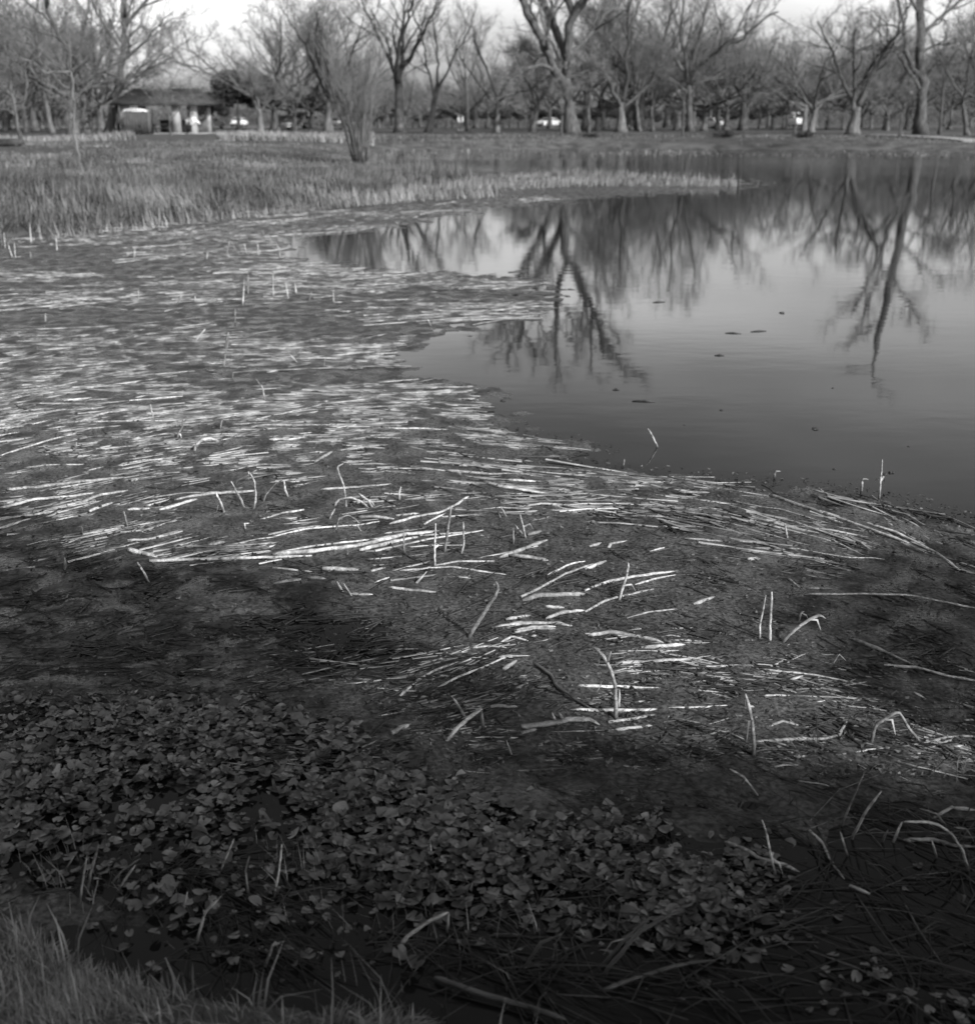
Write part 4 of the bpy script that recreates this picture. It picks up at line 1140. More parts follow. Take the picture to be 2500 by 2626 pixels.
def single(reg, pix, r, label, mat='reed_wet', seed=0):
    return stalk(conv(reg, [pix])[0], r, label, None, mat, seed)
s1 = single(RD, [(1358, 575), (1356, 450), (1350, 350), (1322, 262), (1292, 203), (1252, 162), (1230, 140), (1178, 134)], .0085, 'tall pale reed stalk curving over to the left at its tip, with a side stub', seed=71)
stub = link('side_stub', stalk_mesh(standing_points(conv(RD, [[(1358, 575), (1330, 300), (1305, 225), (1330, 165)]])[0], np.random.default_rng(1071))[3:], .006, .8, 6, 3), M['reed'], s1)
single(RC, [(940, 945), (1000, 880), (1080, 822), (1130, 800), (1157, 818)], .0095, 'thick pale reed stalk leaning right with its tip snapped down', seed=72)
single(RB, [(1175, 1150), (1210, 1080), (1280, 970), (1340, 880), (1355, 830), (1340, 800)], .0095, 'thick pale reed stalk leaning right with a crooked top above the dark water hole', seed=73)
single(RD, [(330, 720), (400, 630), (480, 560), (552, 510)], .009, 'pale reed stalk leaning like a prop with a thin stub hanging from its top', seed=74)
single(RE, [(455, 862), (460, 780), (445, 620), (425, 530), (403, 450)], .0075, 'single straight pale reed stalk standing alone, slightly kinked halfway', seed=75)
single(RE, [(1208, 770), (1235, 650), (1290, 615), (1385, 560), (1450, 670), (1522, 822)], .0075, 'pale reed stalk folded into a sharp arch with both ends in the water', seed=76)
single(RA, [(1170, 380), (1175, 335), (1215, 300), (1270, 290), (1315, 308)], .011, 'stout pale reed stalk curling over in a hook above the flattened reeds', seed=77)
single(RB, [(440, 365), (437, 300), (425, 220), (400, 160), (385, 110), (425, 90)], .0065, 'thin pale reed stalk with its tip folded into a small flag', seed=78)
single(RB, [(370, 370), (380, 325), (405, 305), (470, 295), (530, 320), (582, 362)], .007, 'pale reed stalk bowed into a low wide arch behind a smaller arch', seed=79)
single(RB, [(375, 505), (395, 420), (455, 400), (500, 430), (535, 470)], .006, 'pale reed stalk bowed into a small arch in front of a wider one', seed=80)
single(RC, [(1415, 238), (1421, 160), (1431, 52)], .0075, 'pale reed stalk standing at the edge of the open water beside a floating clod', seed=81)
single((1100, 1050, .7463), [(785, 130), (770, 95), (752, 65)], .0075, 'lone pale reed stalk leaning left out in the open water', seed=82)
single(RE, [(1832, 1582), (1800, 1460), (1720, 1340), (1640, 1290), (1570, 1270), (1420, 1270)], .0055, 'long thin reed stalk arching over the tangle in the shaded water', seed=83)
single(RF, [(1535, 1112), (1560, 1060), (1640, 1000), (1725, 960)], .0055, 'bent dry stalk reaching over the black shaded water by the leaves', seed=84)
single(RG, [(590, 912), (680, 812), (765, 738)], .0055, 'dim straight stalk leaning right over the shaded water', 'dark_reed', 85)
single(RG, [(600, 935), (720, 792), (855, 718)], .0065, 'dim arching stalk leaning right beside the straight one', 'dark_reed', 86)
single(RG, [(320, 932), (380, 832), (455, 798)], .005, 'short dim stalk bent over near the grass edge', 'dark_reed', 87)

# -- lying reeds, traced on the water
LY = []
def addl(reg, lst, w=1.0): LY.extend((p, w) for p in conv(reg, lst))
addl(RA, [[(0, 410), (100, 385), (300, 320), (480, 265)], [(480, 205), (600, 160), (830, 120)], [(0, 205), (200, 160), (400, 130)], [(860, 255), (1000, 235), (1205, 190)], [(1485, 200), (1600, 200), (1700, 205)], [(1490, 235), (1600, 225), (1876, 225)], [(780, 80), (900, 70), (1100, 55)],
    [(140, 480), (280, 470), (510, 465)], [(45, 620), (210, 600), (450, 570), (750, 550)], [(0, 725), (200, 690), (400, 655), (570, 635)], [(460, 700), (600, 660), (770, 615)], [(540, 750), (690, 690)], [(0, 800), (200, 770), (380, 730)], [(0, 850), (190, 795)],
    [(880, 660), (1100, 645), (1300, 625)], [(1050, 670), (1250, 650), (1530, 630)], [(770, 745), (900, 730)], [(960, 735), (1190, 685)], [(500, 885), (600, 865), (750, 840)], [(770, 930), (900, 915), (1100, 870)], [(410, 1050), (600, 1000), (770, 955)],
    [(1560, 795), (1700, 760), (1830, 735)], [(780, 985), (950, 1015)], [(1250, 945), (1350, 930)], [(900, 1050), (1100, 1035), (1876, 1015)], [(1620, 320), (1750, 310), (1850, 295)], [(0, 1110), (270, 1060)]], 1.25)
addl(RB, [[(0, 545), (180, 510), (350, 490), (500, 475), (640, 450)], [(0, 640), (200, 620), (400, 590), (600, 560), (800, 530), (1000, 500)], [(0, 655), (300, 640), (520, 600), (780, 545), (960, 515)], [(520, 640), (700, 590), (870, 545)], [(510, 420), (620, 432), (730, 440)],
    [(700, 470), (850, 430), (1000, 400), (1100, 360), (1180, 295)], [(740, 420), (890, 405)], [(910, 465), (1040, 400)], [(0, 740), (240, 745)], [(300, 740), (520, 750)], [(0, 825), (170, 805)], [(210, 790), (330, 795)], [(590, 755), (680, 725)], [(610, 820), (700, 790)],
    [(760, 745), (930, 740), (1080, 730), (1300, 755), (1400, 770)], [(930, 720), (1100, 705), (1340, 690)], [(1360, 665), (1500, 620), (1650, 575)], [(1420, 655), (1560, 675), (1660, 690)], [(690, 850), (800, 870), (980, 890)], [(460, 890), (600, 900)], [(1080, 790), (1210, 790)],
    [(1490, 915), (1600, 850), (1750, 775), (1900, 722), (1990, 700)], [(1650, 775), (1780, 715), (1876, 690)], [(1500, 930), (1600, 915), (1876, 890)], [(1340, 1090), (1500, 1070), (1700, 1065), (1800, 1085)], [(1450, 1110), (1550, 1090), (1700, 1100)], [(1640, 1035), (1750, 1010), (1876, 990)],
    [(1400, 1050), (1550, 1010)], [(1460, 355), (1620, 355), (1780, 350)], [(1230, 385), (1370, 370), (1500, 375)], [(1270, 215), (1370, 250), (1500, 265), (1690, 285)], [(1050, 155), (1300, 160), (1580, 165)], [(1120, 110), (1390, 110)], [(1400, 205), (1580, 210)], [(1710, 225), (1860, 230)],
    [(530, 155), (640, 150)], [(0, 415), (190, 385)], [(250, 95), (360, 40)], [(1530, 540), (1610, 520)], [(1630, 965), (1750, 990)]], 1.15)
addl(RC, [[(0, 285), (180, 290)], [(0, 257), (180, 257)], [(290, 300), (450, 310), (580, 330), (700, 370), (740, 380)], [(700, 265), (830, 290), (940, 310), (1100, 350)], [(890, 240), (1000, 280), (1150, 320)], [(1340, 370), (1480, 420), (1600, 470), (1700, 520), (1800, 600)],
    [(1150, 320), (1300, 380), (1450, 440), (1560, 470)], [(850, 340), (930, 365)], [(470, 450), (700, 465)], [(720, 455), (850, 470), (960, 500)], [(1000, 485), (1150, 525), (1280, 545), (1380, 540), (1440, 550)], [(780, 548), (840, 545)], [(0, 590), (100, 560)],
    [(50, 660), (200, 645), (330, 625), (450, 600)], [(0, 690), (100, 640)], [(0, 800), (100, 755), (200, 720), (330, 695)], [(240, 675), (340, 640), (450, 620)], [(200, 830), (300, 810), (440, 790)], [(520, 770), (620, 735)], [(20, 480), (80, 465)], [(110, 490), (120, 470), (200, 460)],
    [(310, 510), (380, 490)], [(1060, 690), (1200, 695)], [(980, 640), (1070, 720)], [(0, 910), (100, 905), (250, 920)], [(270, 970), (480, 960)], [(1290, 930), (1450, 1000)], [(450, 220), (600, 225)], [(580, 265), (620, 270)], [(300, 170), (400, 165)]], .95)
addl(RD, [[(60, 440), (170, 350), (280, 290), (400, 245), (500, 220), (580, 215)], [(250, 420), (400, 345), (540, 285), (640, 240), (720, 215), (840, 210)], [(650, 215), (760, 210)], [(680, 290), (760, 255)], [(630, 40), (800, 15), (1000, 10), (1090, 30)], [(750, 70), (870, 40), (1000, 45)],
    [(850, 90), (900, 60)], [(660, 120), (730, 95), (830, 115)], [(480, 155), (600, 140), (700, 155)], [(1190, 90), (1330, 75), (1500, 95), (1640, 130)], [(1310, 240), (1500, 245), (1650, 240), (1820, 220)], [(545, 510), (640, 515), (770, 520)], [(1310, 615), (1450, 590), (1590, 575)],
    [(1350, 660), (1480, 655), (1580, 630)], [(230, 320), (380, 330)], [(1510, 160), (1650, 155), (1770, 145)], [(10, 685), (120, 635)], [(790, 675), (880, 665)]], .95)
addl(RE, [[(1100, 120), (1250, 175), (1400, 250), (1500, 290)], [(520, 490), (600, 485), (690, 480)], [(550, 290), (650, 245)], [(660, 265), (740, 230), (810, 200)], [(200, 690), (300, 720), (400, 760)], [(460, 775), (700, 770), (900, 760), (1000, 735), (1050, 650)], [(550, 690), (640, 660), (740, 675)],
    [(1560, 770), (1700, 750), (1860, 735)], [(1600, 795), (1740, 755)], [(1650, 805), (1876, 790)], [(1000, 860), (1200, 830), (1330, 815)], [(730, 1020), (880, 1040), (1000, 1070), (1040, 1090)], [(1420, 1395), (1600, 1400), (1750, 1430), (1876, 1440)], [(1730, 1190), (1876, 1210)],
    [(1730, 1190), (1600, 1250)], [(1480, 465), (1560, 500)], [(1020, 435), (1110, 455)], [(1070, 385), (1110, 370)], [(1000, 410), (1180, 395)], [(680, 370), (770, 355)], [(1800, 640), (1876, 630)], [(1070, 1690), (1200, 1740)], [(810, 1330), (900, 1420), (960, 1550), (1040, 1640)]], .62)
def zone_label(u, v):
    if v < 1000: return 'flat pale reed lying in the broad field of reeds below the left bank', 'reeds lying in the far reed field'
    if v < 1420 and u < 1250: return 'flat pale reed lying in the wide sweep of pressed reeds on the left', 'reeds lying in the left sweep'
    if v < 1420: return 'thin flat reed lying in the scum along the curved edge of the open water', 'reeds lying along the water edge'
    if v < 1700 and u < 1900: return 'flat pale reed in the bundle lying across the middle of the scum', 'reeds lying in the middle bundle'
    if v < 1960: return 'thin pale reed lying flat in the darker scum near the shade', 'reeds lying in the darker scum'
    return 'thin dim reed lying flat in the shaded water', 'reeds lying in the shade'
zone_lab = {'flat pale reed lying in the wide sweep of pressed reeds on the left': 'flat pale reed lying in the wide sweep of pressed reeds before the dark hole'}
NLY = 0
def lying(pixels, r, seed, label=None, group=None, mat='reed', lift=.0):
    g = np.random.default_rng(seed)
    P = [on_plane(u, v, .0) for u, v in pixels]
    n = len(P)
    ph = g.uniform(0, 6.28)
    mz = np.maximum(mat_height(np.array([p.x for p in P]), np.array([p.y for p in P]))[0], 0)
    Q = [Vector((p.x, p.y, mz[i] * .9 + r * .4 + lift * .5 + r * .55 * math.sin(ph + 2.1 * i) + (.003 if 0 < i < n - 1 else 0))) for i, p in enumerate(P)]
    if label is None:
        label, group = zone_label(*pixels[len(pixels) // 2]); label = zone_lab.get(label, label)
    o = link('fallen_reed', stalk_mesh(Q, r, .8, 6, seed), M[mat])
    return tag(o, label, 'reed', group)
for i, (pix, w) in enumerate(LY):
    mid = on_plane(*pix[len(pix) // 2]); sl_ = math.hypot(mid.y, EYE)
    lying(pix, .0080 * w * (.6 + .75 * ((i * 13) % 7) / 6) * (1 + max(0, sl_ - 8) * .05), i); NLY += 1
# a few that stand out
lying(conv(RC, [[(1070, 722), (1200, 730), (1330, 725), (1480, 725), (1570, 735), (1700, 755), (1900, 800)]])[0], .006, 501, 'long thin pale reed lying alone across the dark scum, kinked at its start', None, 'reed', .012)
lying(conv(RE, [[(1290, 285), (1500, 315), (1700, 360), (1900, 410)]])[0], .0055, 502, 'long straight thin reed lying aslant in front of the long kinked one', None, 'reed', .012)
lying(conv(RD, [[(790, 660), (930, 640), (1080, 625), (1210, 632), (1260, 640)]])[0], .0125, 503, 'thick pale reed lying flat at the foot of the tall curved stalk', None, 'reed', .014)
lying(conv(RE, [[(270, 1410), (400, 1470), (500, 1520), (640, 1560), (750, 1610)]])[0], .006, 504, 'thin reed lying aslant in the black water right of the leaves', None, 'reed', .006)
# fallen branches by the grass edge
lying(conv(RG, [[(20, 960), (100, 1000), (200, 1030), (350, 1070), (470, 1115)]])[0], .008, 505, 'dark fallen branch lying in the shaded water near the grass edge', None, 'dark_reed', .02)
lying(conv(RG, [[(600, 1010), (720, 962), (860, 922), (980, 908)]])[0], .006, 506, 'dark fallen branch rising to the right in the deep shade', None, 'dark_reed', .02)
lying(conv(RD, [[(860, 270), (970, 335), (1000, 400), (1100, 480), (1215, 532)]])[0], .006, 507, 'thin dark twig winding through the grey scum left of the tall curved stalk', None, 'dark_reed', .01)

# -- the rest follow the drift of the mat: direction field in the pond (image slope at control points)
CTRL = np.array([(100, 1100, -.17), (400, 900, -.05), (300, 1400, -.27), (900, 1380, -.15), (1300, 1500, -.36), (1500, 1300, .03), (2000, 1330, .28), (2300, 1420, .5), (2000, 1550, .05), (2350, 1600, .16), (2300, 1760, .22), (1700, 1950, .05),
                 (1300, 1720, -.3), (700, 700, -.03), (1200, 900, -.05), (100, 700, -.04), (1250, 1150, .1), (1700, 1250, .12), (500, 1650, -.1), (2200, 2000, .25), (1000, 600, -.05)])
def slope_exact(u, v):
    d2 = (CTRL[:, 0] - u) ** 2 + ((CTRL[:, 1] - v) * 1.6) ** 2 + 900
    w = 1 / d2 ** 1.3
    return float((w * CTRL[:, 2]).sum() / w.sum())
GX, GY = np.meshgrid(np.linspace(-24, 24, 481), np.linspace(1, 62, 611))
IN_MAT = (sdist(GX, GY, MATP) < -.02) & (sdist(GX, GY, POND) < -.1)
DRIFT = fbm(GX * .5, GY * 1.1, 41, 4)
SU, SV = np.linspace(-160, 2640, 71), np.linspace(480, 2200, 44)
SLOPE = np.array([[slope_exact(u, v) for u in SU] for v in SV])
def slope(u, v):
    return SLOPE[min(43, max(0, int((v - 480) / 40 + .5))), min(70, max(0, int((u + 160) / 40 + .5)))]
def in_mat(p):
    i = int((p.y - 1) * 10 + .5); j = int((p.x + 24) * 10 + .5)
    return 0 <= i < 611 and 0 <= j < 481 and bool(IN_MAT[i, j])
def in_mat_exact(p): return sdist(np.array([p.x]), np.array([p.y]), MATP)[0] < -.02 and sdist(np.array([p.x]), np.array([p.y]), POND)[0] < -.1
def density(u, v):
    if v < 600: base = .45
    elif u < 1300 and v < 1080: base = 1.0
    elif u < 1000 and v < 1250: base = .6
    elif u < 900 and v < 1430: base = .38
    elif v < 1280: base = .34
    elif u >= 1250 and v < 1480: base = .34
    elif v < 1720 and u > 1050: base = .26
    elif u < 1000 and v < 1800: base = .05
    elif v < 1950 and u > 1050: base = .22
    else: base = .07
    p = on_plane(u, v)
    i = int((p.y - 1) * 10 + .5); j = int((p.x + 24) * 10 + .5)
    if not (0 <= i < 611 and 0 <= j < 481): return 0.0
    k = DRIFT[i, j]
    return base * max(0.0, min(1.0, (k - .42) * 5.0))
rnd = random.Random(12)
def drift(u, v, L, rr_, jit):
    p = on_plane(u, v); m = slope(u, v) + rnd.gauss(0, jit)
    q = on_plane(u + 40, v + 40 * m); d = (q - p).normalized()
    d.rotate(Matrix.Rotation(rnd.gauss(0, .10), 3, 'Z'))
    bend = rnd.gauss(0, .05)
    nrm = Vector((-d.y, d.x, 0))
    a, b, c = p - d * L / 2, p + nrm * bend * L * .5, p + d * L / 2
    return a, b, c
# singles: enough to bring the lying reeds to 300
singles = 0; tries = 0
while singles < 290 - NLY and tries < 6000:
    tries += 1
    v = 640 + (1930 - 640) * rnd.random() ** .9; u = rnd.uniform(-40, 2540)
    p = on_plane(u, v)
    if rnd.random() > density(u, v) or not in_mat(p) or not in_mat(on_plane(u - 60, v)) or not in_mat(on_plane(u + 60, v)): continue
    d = math.hypot(p.x, p.y)
    L = rnd.uniform(.12, .5) * (1 + d * .05); r = rnd.uniform(.0025, .009) * (1 + max(0, d - 7) * .05)
    a, b, c = drift(u, v, L, r, .05)
    g = np.random.default_rng(900 + tries)
    mz = np.maximum(mat_height(np.array([a.x, b.x, c.x]), np.array([a.y, b.y, c.y]))[0], 0)
    Q = [Vector((q.x, q.y, mz[i] * .7 + g.uniform(-.6, .8) * r)) for i, q in enumerate((a, b, c))]
    lab, grp = zone_label(u, v); lab = zone_lab.get(lab, lab)
    tag(link('fallen_reed', stalk_mesh(Q, r, .7, 5, tries), M['reed']), lab, 'reed', grp)
    singles += 1
# stuff: the uncounted litter of small reeds (pale) and rotted stems (dark)
def litter(name, mat, n, vr, lab, lenr, rad, jit, power, pale):
    mb = MB(); k = 0; tries = 0
    A, B, C, Rr = [], [], [], []
    while k < n and tries < n * 30:
        tries += 1
        v = vr[0] + (vr[1] - vr[0]) * rnd.random() ** power; u = rnd.uniform(-120, 2600)
        p = on_plane(u, v)
        dn = density(u, v) if pale else (.35 + .65 * (v > 1250))
        if rnd.random() > dn: continue
        k2 = 3 if pale and v < 1150 and rnd.random() < .6 else 1
        if not in_mat(p): continue
        d = math.hypot(p.x, p.y)
        for q in range(k2):
            L = rnd.uniform(*lenr) * (1 + d * .06) * (2.0 if pale and v < 1050 else 1); r = rad * rnd.uniform(.6, 1.3) * (1 + max(0, d - 6) * .055)
            uu, vv = u + rnd.gauss(0, 30), v + rnd.gauss(0, 3)
            a, b, c = drift(uu, vv, L, r, jit)
            if not (in_mat(a) and in_mat(c)): continue
            for lst, pt in ((A, a), (B, b), (C, c)):
                lst.append((pt.x, pt.y, rnd.uniform(-.3, 1.2) * r + (.004 if pale else .007)))
            Rr.append(r); k += 1
    Rr = np.array(Rr)
    mb.prisms(A, B, C, Rr, Rr * .6)
    tag(mb.build(name, mat), lab, 'reeds', kind='stuff')
litter('reed_litter', M['reed_litter'], 5200, (505, 1480), 'dense litter of small pale broken reeds pressed flat over the shallows', (.12, .55), .0065, .06, 1.0, True)
litter('reed_litter', M['reed_litter'], 1500, (1250, 1980), 'thin scatter of small reed scraps in the scum near the shade', (.05, .30), .0036, .16, 1.0, True)
litter('rotting_litter', M['dark_litter'], 3600, (900, 1960), 'dark rotted stems and scraps scattered through the grey scum', (.03, .16), .0045, .30, 1.0, False)

# -- flecks of leaf and scum scattered over mat and black water
def flecks(name, mat, n, v0, v1, lab, seed, size, keepfn):
    g = np.random.default_rng(seed)
    u = g.uniform(-150, 2650, n); v = g.uniform(v0, v1, n)
    kp = g.random(n) < keepfn(u, v); u, v = u[kp], v[kp]; n = len(u)
    ry = CP + (PH / 2 - v) / FPX * SP; rz_ = -SP + (PH / 2 - v) / FPX * CP; t = -EYE / rz_
    x = (u - PW / 2) / FPX * t; y = ry * t
    h, sd, r_ = mat_height(x, y); ok = sd < .15 + .1 * (v > 1800); x, y, h = x[ok], y[ok], h[ok]; n = len(x)
    z = np.maximum(h, 0) + g.uniform(.002, .008, n)
    a = g.uniform(0, 6.28, n); s = g.uniform(*size, n) * (1 + np.maximum(0, np.hypot(x, y) - 5) * .08)
    asp = g.uniform(.12, .55, n)
    V = []
    for k, (ex, ey) in enumerate(((-1, -.6), (.7, -1), (1, .5), (-.5, 1))):
        jx = ex * s * g.uniform(.6, 1.2, n); jy = ey * s * asp * g.uniform(.6, 1.2, n)
        V.append(np.stack([x + np.cos(a) * jx - np.sin(a) * jy, y + np.sin(a) * jx + np.cos(a) * jy, z + g.normal(0, .22, n) * s + .002], 1))
    V = np.stack(V, 1).reshape(-1, 3)
    mb = MB(); mb.raw(V, np.arange(n)[:, None] * 4 + np.arange(4)[None, :])
    tag(mb.build(name, mat), lab, 'litter', kind='stuff')
flecks('scum_flecks', M['fleck'], 30000, 1080, 2000, 'fine flecks of leaf and scum speckling the grey mat', 301, (.004, .013), lambda u, v: .35 + .65 * fbm(u / 160, v / 60, 5, 3))
flecks('sunken_litter', M['dark_litter'], 3500, 1850, 2560, 'dim scatter of drowned leaf bits in the black shaded water', 302, (.003, .009), lambda u, v: np.clip((fbm(u / 220, v / 90, 6, 3) - .3) * 2.2, 0, 1) * np.clip(1.5 - (v - 1850) / 700, .25, 1))

# -- tangle of fine drowned stems in the shade
def tangle(name, mat, n, poly_px, lab, seed, lenr, rad, hz):
    g = np.random.default_rng(seed); poly = [tuple(on_plane(*p).xy) for p in poly_px]
    xs = [p[0] for p in poly]; ys = [p[1] for p in poly]
    x = g.uniform(min(xs), max(xs), n * 5); y = g.uniform(min(ys), max(ys), n * 5); ok = (sdist(x, y, poly) < 0) & (g.random(n * 5) < np.clip((fbm(x * 2, y * 2, seed, 3) - .3) * 3, .05, 1))
    x, y = x[ok][:n], y[ok][:n]; n = len(x)
    a = g.normal(-.55, .75, n); L = g.uniform(*lenr, n); h = np.abs(g.normal(0, hz, n))
    A = np.stack([x, y, np.full(n, .003)], 1)
    B = A + np.stack([np.cos(a) * L * .5, np.sin(a) * L * .5, h], 1)
    C = B + np.stack([np.cos(a + g.normal(0, .5, n)) * L * .5, np.sin(a) * L * .5, -h * g.uniform(.2, 1.0, n)], 1)
    C[:, 2] = np.maximum(C[:, 2], .003)
    r = rad * g.uniform(.5, 1.4, n)
    mb = MB(); mb.prisms(A, B, C, r, r * .6)
    tag(mb.build(name, mat), lab, 'stems', kind='stuff')
SHADE_PX = [(1250, 1900), (1700, 1850), (2600, 1750), (2650, 2650), (1200, 2650), (900, 2400), (1500, 2200)]
tangle('stem_tangle', M['dark_litter'], 420, SHADE_PX, 'tangle of fine dark drowned stems in the black near water', 401, (.08, .5), .0022, .02)
tangle('stem_tangle', M['fleck'], 220, SHADE_PX, 'fine grey broken stems crossing the dark tangle', 402, (.06, .35), .0018, .03)

# -- spit and bank grass (nobody could count it)
def grass(name, n, region, hgt, wid, mat, lab, seed, lean=.35, clump=.55, zfun=None, pix=True):
    g = np.random.default_rng(seed); poly = [tuple(on_plane(*p).xy) for p in region] if pix else region
    xs = [p[0] for p in poly]; ys = [p[1] for p in poly]
    X_, Y_ = [], []
    tot = 0
    while tot < n:
        x = g.uniform(min(xs), max(xs), n * 3); y = g.uniform(min(ys), max(ys), n * 3)
        s = sdist(x, y, poly); cl = fbm(x * clump, y * clump, seed, 3)
        ok = (s < 0) & (g.random(n * 3) < np.clip((cl - .28) * 3, .06, 1))
        X_.append(x[ok]); Y_.append(y[ok]); tot += ok.sum()
    x = np.concatenate(X_)[:n]; y = np.concatenate(Y_)[:n]
    z = np.maximum(ground_z(x, y), -.03) - .02
    h = g.uniform(*hgt, n) * (.25 + 1.5 * fbm(x * clump * .7, y * clump * .7, seed + 9, 3))
    a = 9 * fbm(x * clump, y * clump, seed + 20, 2) + g.normal(0, .8, n); ln = np.abs(g.normal(0, lean, n))
    D = np.stack([np.cos(a) * ln, np.sin(a) * ln, np.ones(n)], 1); D /= np.linalg.norm(D, axis=1)[:, None]
    A = np.stack([x, y, z], 1); B = A + D * h[:, None] * .55
    D2 = D + np.stack([np.cos(a) * ln * 1.3, np.sin(a) * ln * 1.3, -ln * .6], 1); D2 /= np.linalg.norm(D2, axis=1)[:, None]
    C = B + D2 * h[:, None] * .5
    b = a + 1.57 + g.normal(0, .6, n)
    mb = MB(); mb.blades(A, B, C, wid * g.uniform(.6, 1.4, n), np.stack([np.cos(b), np.sin(b), np.zeros(n)], 1))
    return tag(mb.build(name, mat), lab, 'grass', kind='stuff')
BANK = [(-250, 640), (0, 606), (150, 596), (300, 574), (450, 556), (600, 541), (760, 522), (900, 508), (1050, 488), (1180, 468), (1195, 463), (1100, 446), (1000, 432), (920, 418), (700, 415), (400, 425), (200, 440), (0, 470), (-250, 520)]
grass('bank_grass', 42000, BANK, (.06, .22), .009, M['dry_grass'], 'tall dry grass covering the left bank down to the reeds', 51, .45, .7)
grass('bank_grass', 26000, [(-250, 648), (0, 611), (150, 601), (300, 579), (450, 560), (600, 545), (760, 526), (900, 511), (1050, 491), (1180, 468), (1190, 452), (1050, 462), (900, 470), (760, 480), (600, 492), (450, 500), (300, 512), (150, 525), (0, 540), (-250, 565)],
      (.15, .42), .008, M['dry_grass'], 'taller bleached grass hanging over the foot of the left bank', 61, .5, .9)
grass('bank_grass', 9000, [(-100, 395), (300, 388), (700, 386), (960, 392), (980, 400), (700, 418), (300, 430), (-100, 470)], (.05, .14), .016, M['dry_grass'], 'short winter grass on the open lawn behind the left bank', 52, .4, .3)
grass('strip_grass', 5000, [(560, 380), (960, 378), (960, 384), (560, 386)], (.35, .7), .03, M['pale_grass'], 'pale strip of dry grass along the far side of the left lawn', 53, .3, .2)
grass('strip_grass', 2600, [(-100, 386), (350, 383), (350, 387), (-100, 394)], (.3, .55), .022, M['pale_grass'], 'fainter pale strip of grass below the fallen log', 54, .3, .2)
FARB = [tuple(on_plane(u, v, .6).xy) for u, v in ((900, 346), (1500, 344), (2100, 346), (2650, 352), (2650, 378), (2100, 372), (1500, 370), (930, 372))]
grass('far_grass', 9000, FARB, (.06, .22), .022, M['dry_grass'], 'rough winter grass on the far bank in front of the trees', 63, .5, .12, pix=False)
SPIT = [(1000, 500), (1150, 474), (1215, 452), (1330, 446), (1500, 450), (1700, 455), (1900, 463), (1950, 471), (1880, 478), (1700, 480), (1500, 480), (1300, 490), (1150, 508), (1000, 520)]
grass('spit_reeds', 8500, SPIT, (.12, .34), .010, M['pale_grass'], 'pale low reeds growing along the thin spit in the pond', 55, .3, .35)
grass('edge_reeds', 2400, [(700, 545), (1000, 505), (1250, 492), (1300, 505), (1050, 520), (800, 545), (500, 575), (300, 600), (0, 635), (0, 622), (300, 588)], (.1, .42), .010, M['pale_grass'], 'pale broken reed tips fringing the foot of the bank', 56, .35, .6)
grass('tip_reeds', 700, [(960, 424), (1060, 438), (1160, 454), (1215, 464), (1190, 476), (1080, 480), (980, 450)], (.22, .5), .010, M['dry_grass'], 'taller upright reeds at the tip of the bank beside the willow shrub', 57, .14, .6)

# -- near grass at the photographer's feet
NEAR = [tuple(on_plane(u, v, .05).xy) for u, v in ((-250, 2200), (-20, 2320), (110, 2410), (240, 2500), (450, 2540), (800, 2580), (1060, 2600), (1080, 2800), (300, 2900), (-400, 2700))]
grass('near_grass', 12000, NEAR, (.025, .075), .0016, M['near_grass'], 'matted pale grass on the near bank', 58, .9, 2.2, pix=False)
NEAR2 = [tuple(on_plane(u, v, .03).xy) for u, v in ((-80, 2330), (300, 2500), (600, 2530), (1100, 2570), (1750, 2600), (1700, 2750), (-100, 2800))]
grass('near_blades', 90, NEAR2, (.08, .2), .0024, M['near_grass'], 'long single grass blades rising along the near water edge', 59, .35, 2.0, pix=False)
NEAR3 = [tuple(on_plane(u, v, .0).xy) for u, v in ((0, 2180), (900, 2150), (1400, 2350), (1400, 2600), (300, 2500))]
grass('near_straw', 220, NEAR, (.08, .2), .0013, M['pale_grass'], 'loose dry straws lying in the near bank grass', 62, 1.6, 2.0, pix=False)
grass('marsh_blades', 420, NEAR3, (.04, .12), .0014, M['near_grass'], 'thin dim grass blades standing in the shaded water', 60, .4, 2.0, pix=False)

# ------------------------------------------------------------------ broad-leaved water plants
def leaf_mesh(seed):
    g = np.random.default_rng(seed); n = 11
    a = np.linspace(.28, 2 * math.pi - .28, n)                        # notched round leaf
    r = 1 + .10 * np.cos(3 * a + g.uniform(0, 6)) + .06 * np.cos(5 * a + g.uniform(0, 6)) + g.normal(0, .03, n)
    r *= g.uniform(.85, 1.0)
    V = [(0, 0, -.16)] + [(math.cos(t) * q, math.sin(t) * q * .9, .14 * math.cos(2 * t + seed) + .05 * g.normal()) for t, q in zip(a, r)]
    V += [(x * .55, y * .55, z * .4 - .09) for x, y, z in V[1:]]
    F_ = []
    for i in range(n - 1):
        F_.append((0, n + 1 + i, n + 2 + i, n + 2 + i)); F_.append((n + 1 + i, 1 + i, 2 + i, n + 2 + i))
    V = np.array(V); m = len(V)
    # petiole
    mb = MB(); mb.raw(V, F_); mb.tube([(0, 0, -.16), (.05, .02, -1.0), (.0, .1, -2.0)], [.05, .05, .06], 3, cap=False)
    me = mb.mesh('water_leaf', M['leaf'], True)
    return me, V, F_
LEAVES = [leaf_mesh(s) for s in range(7)]
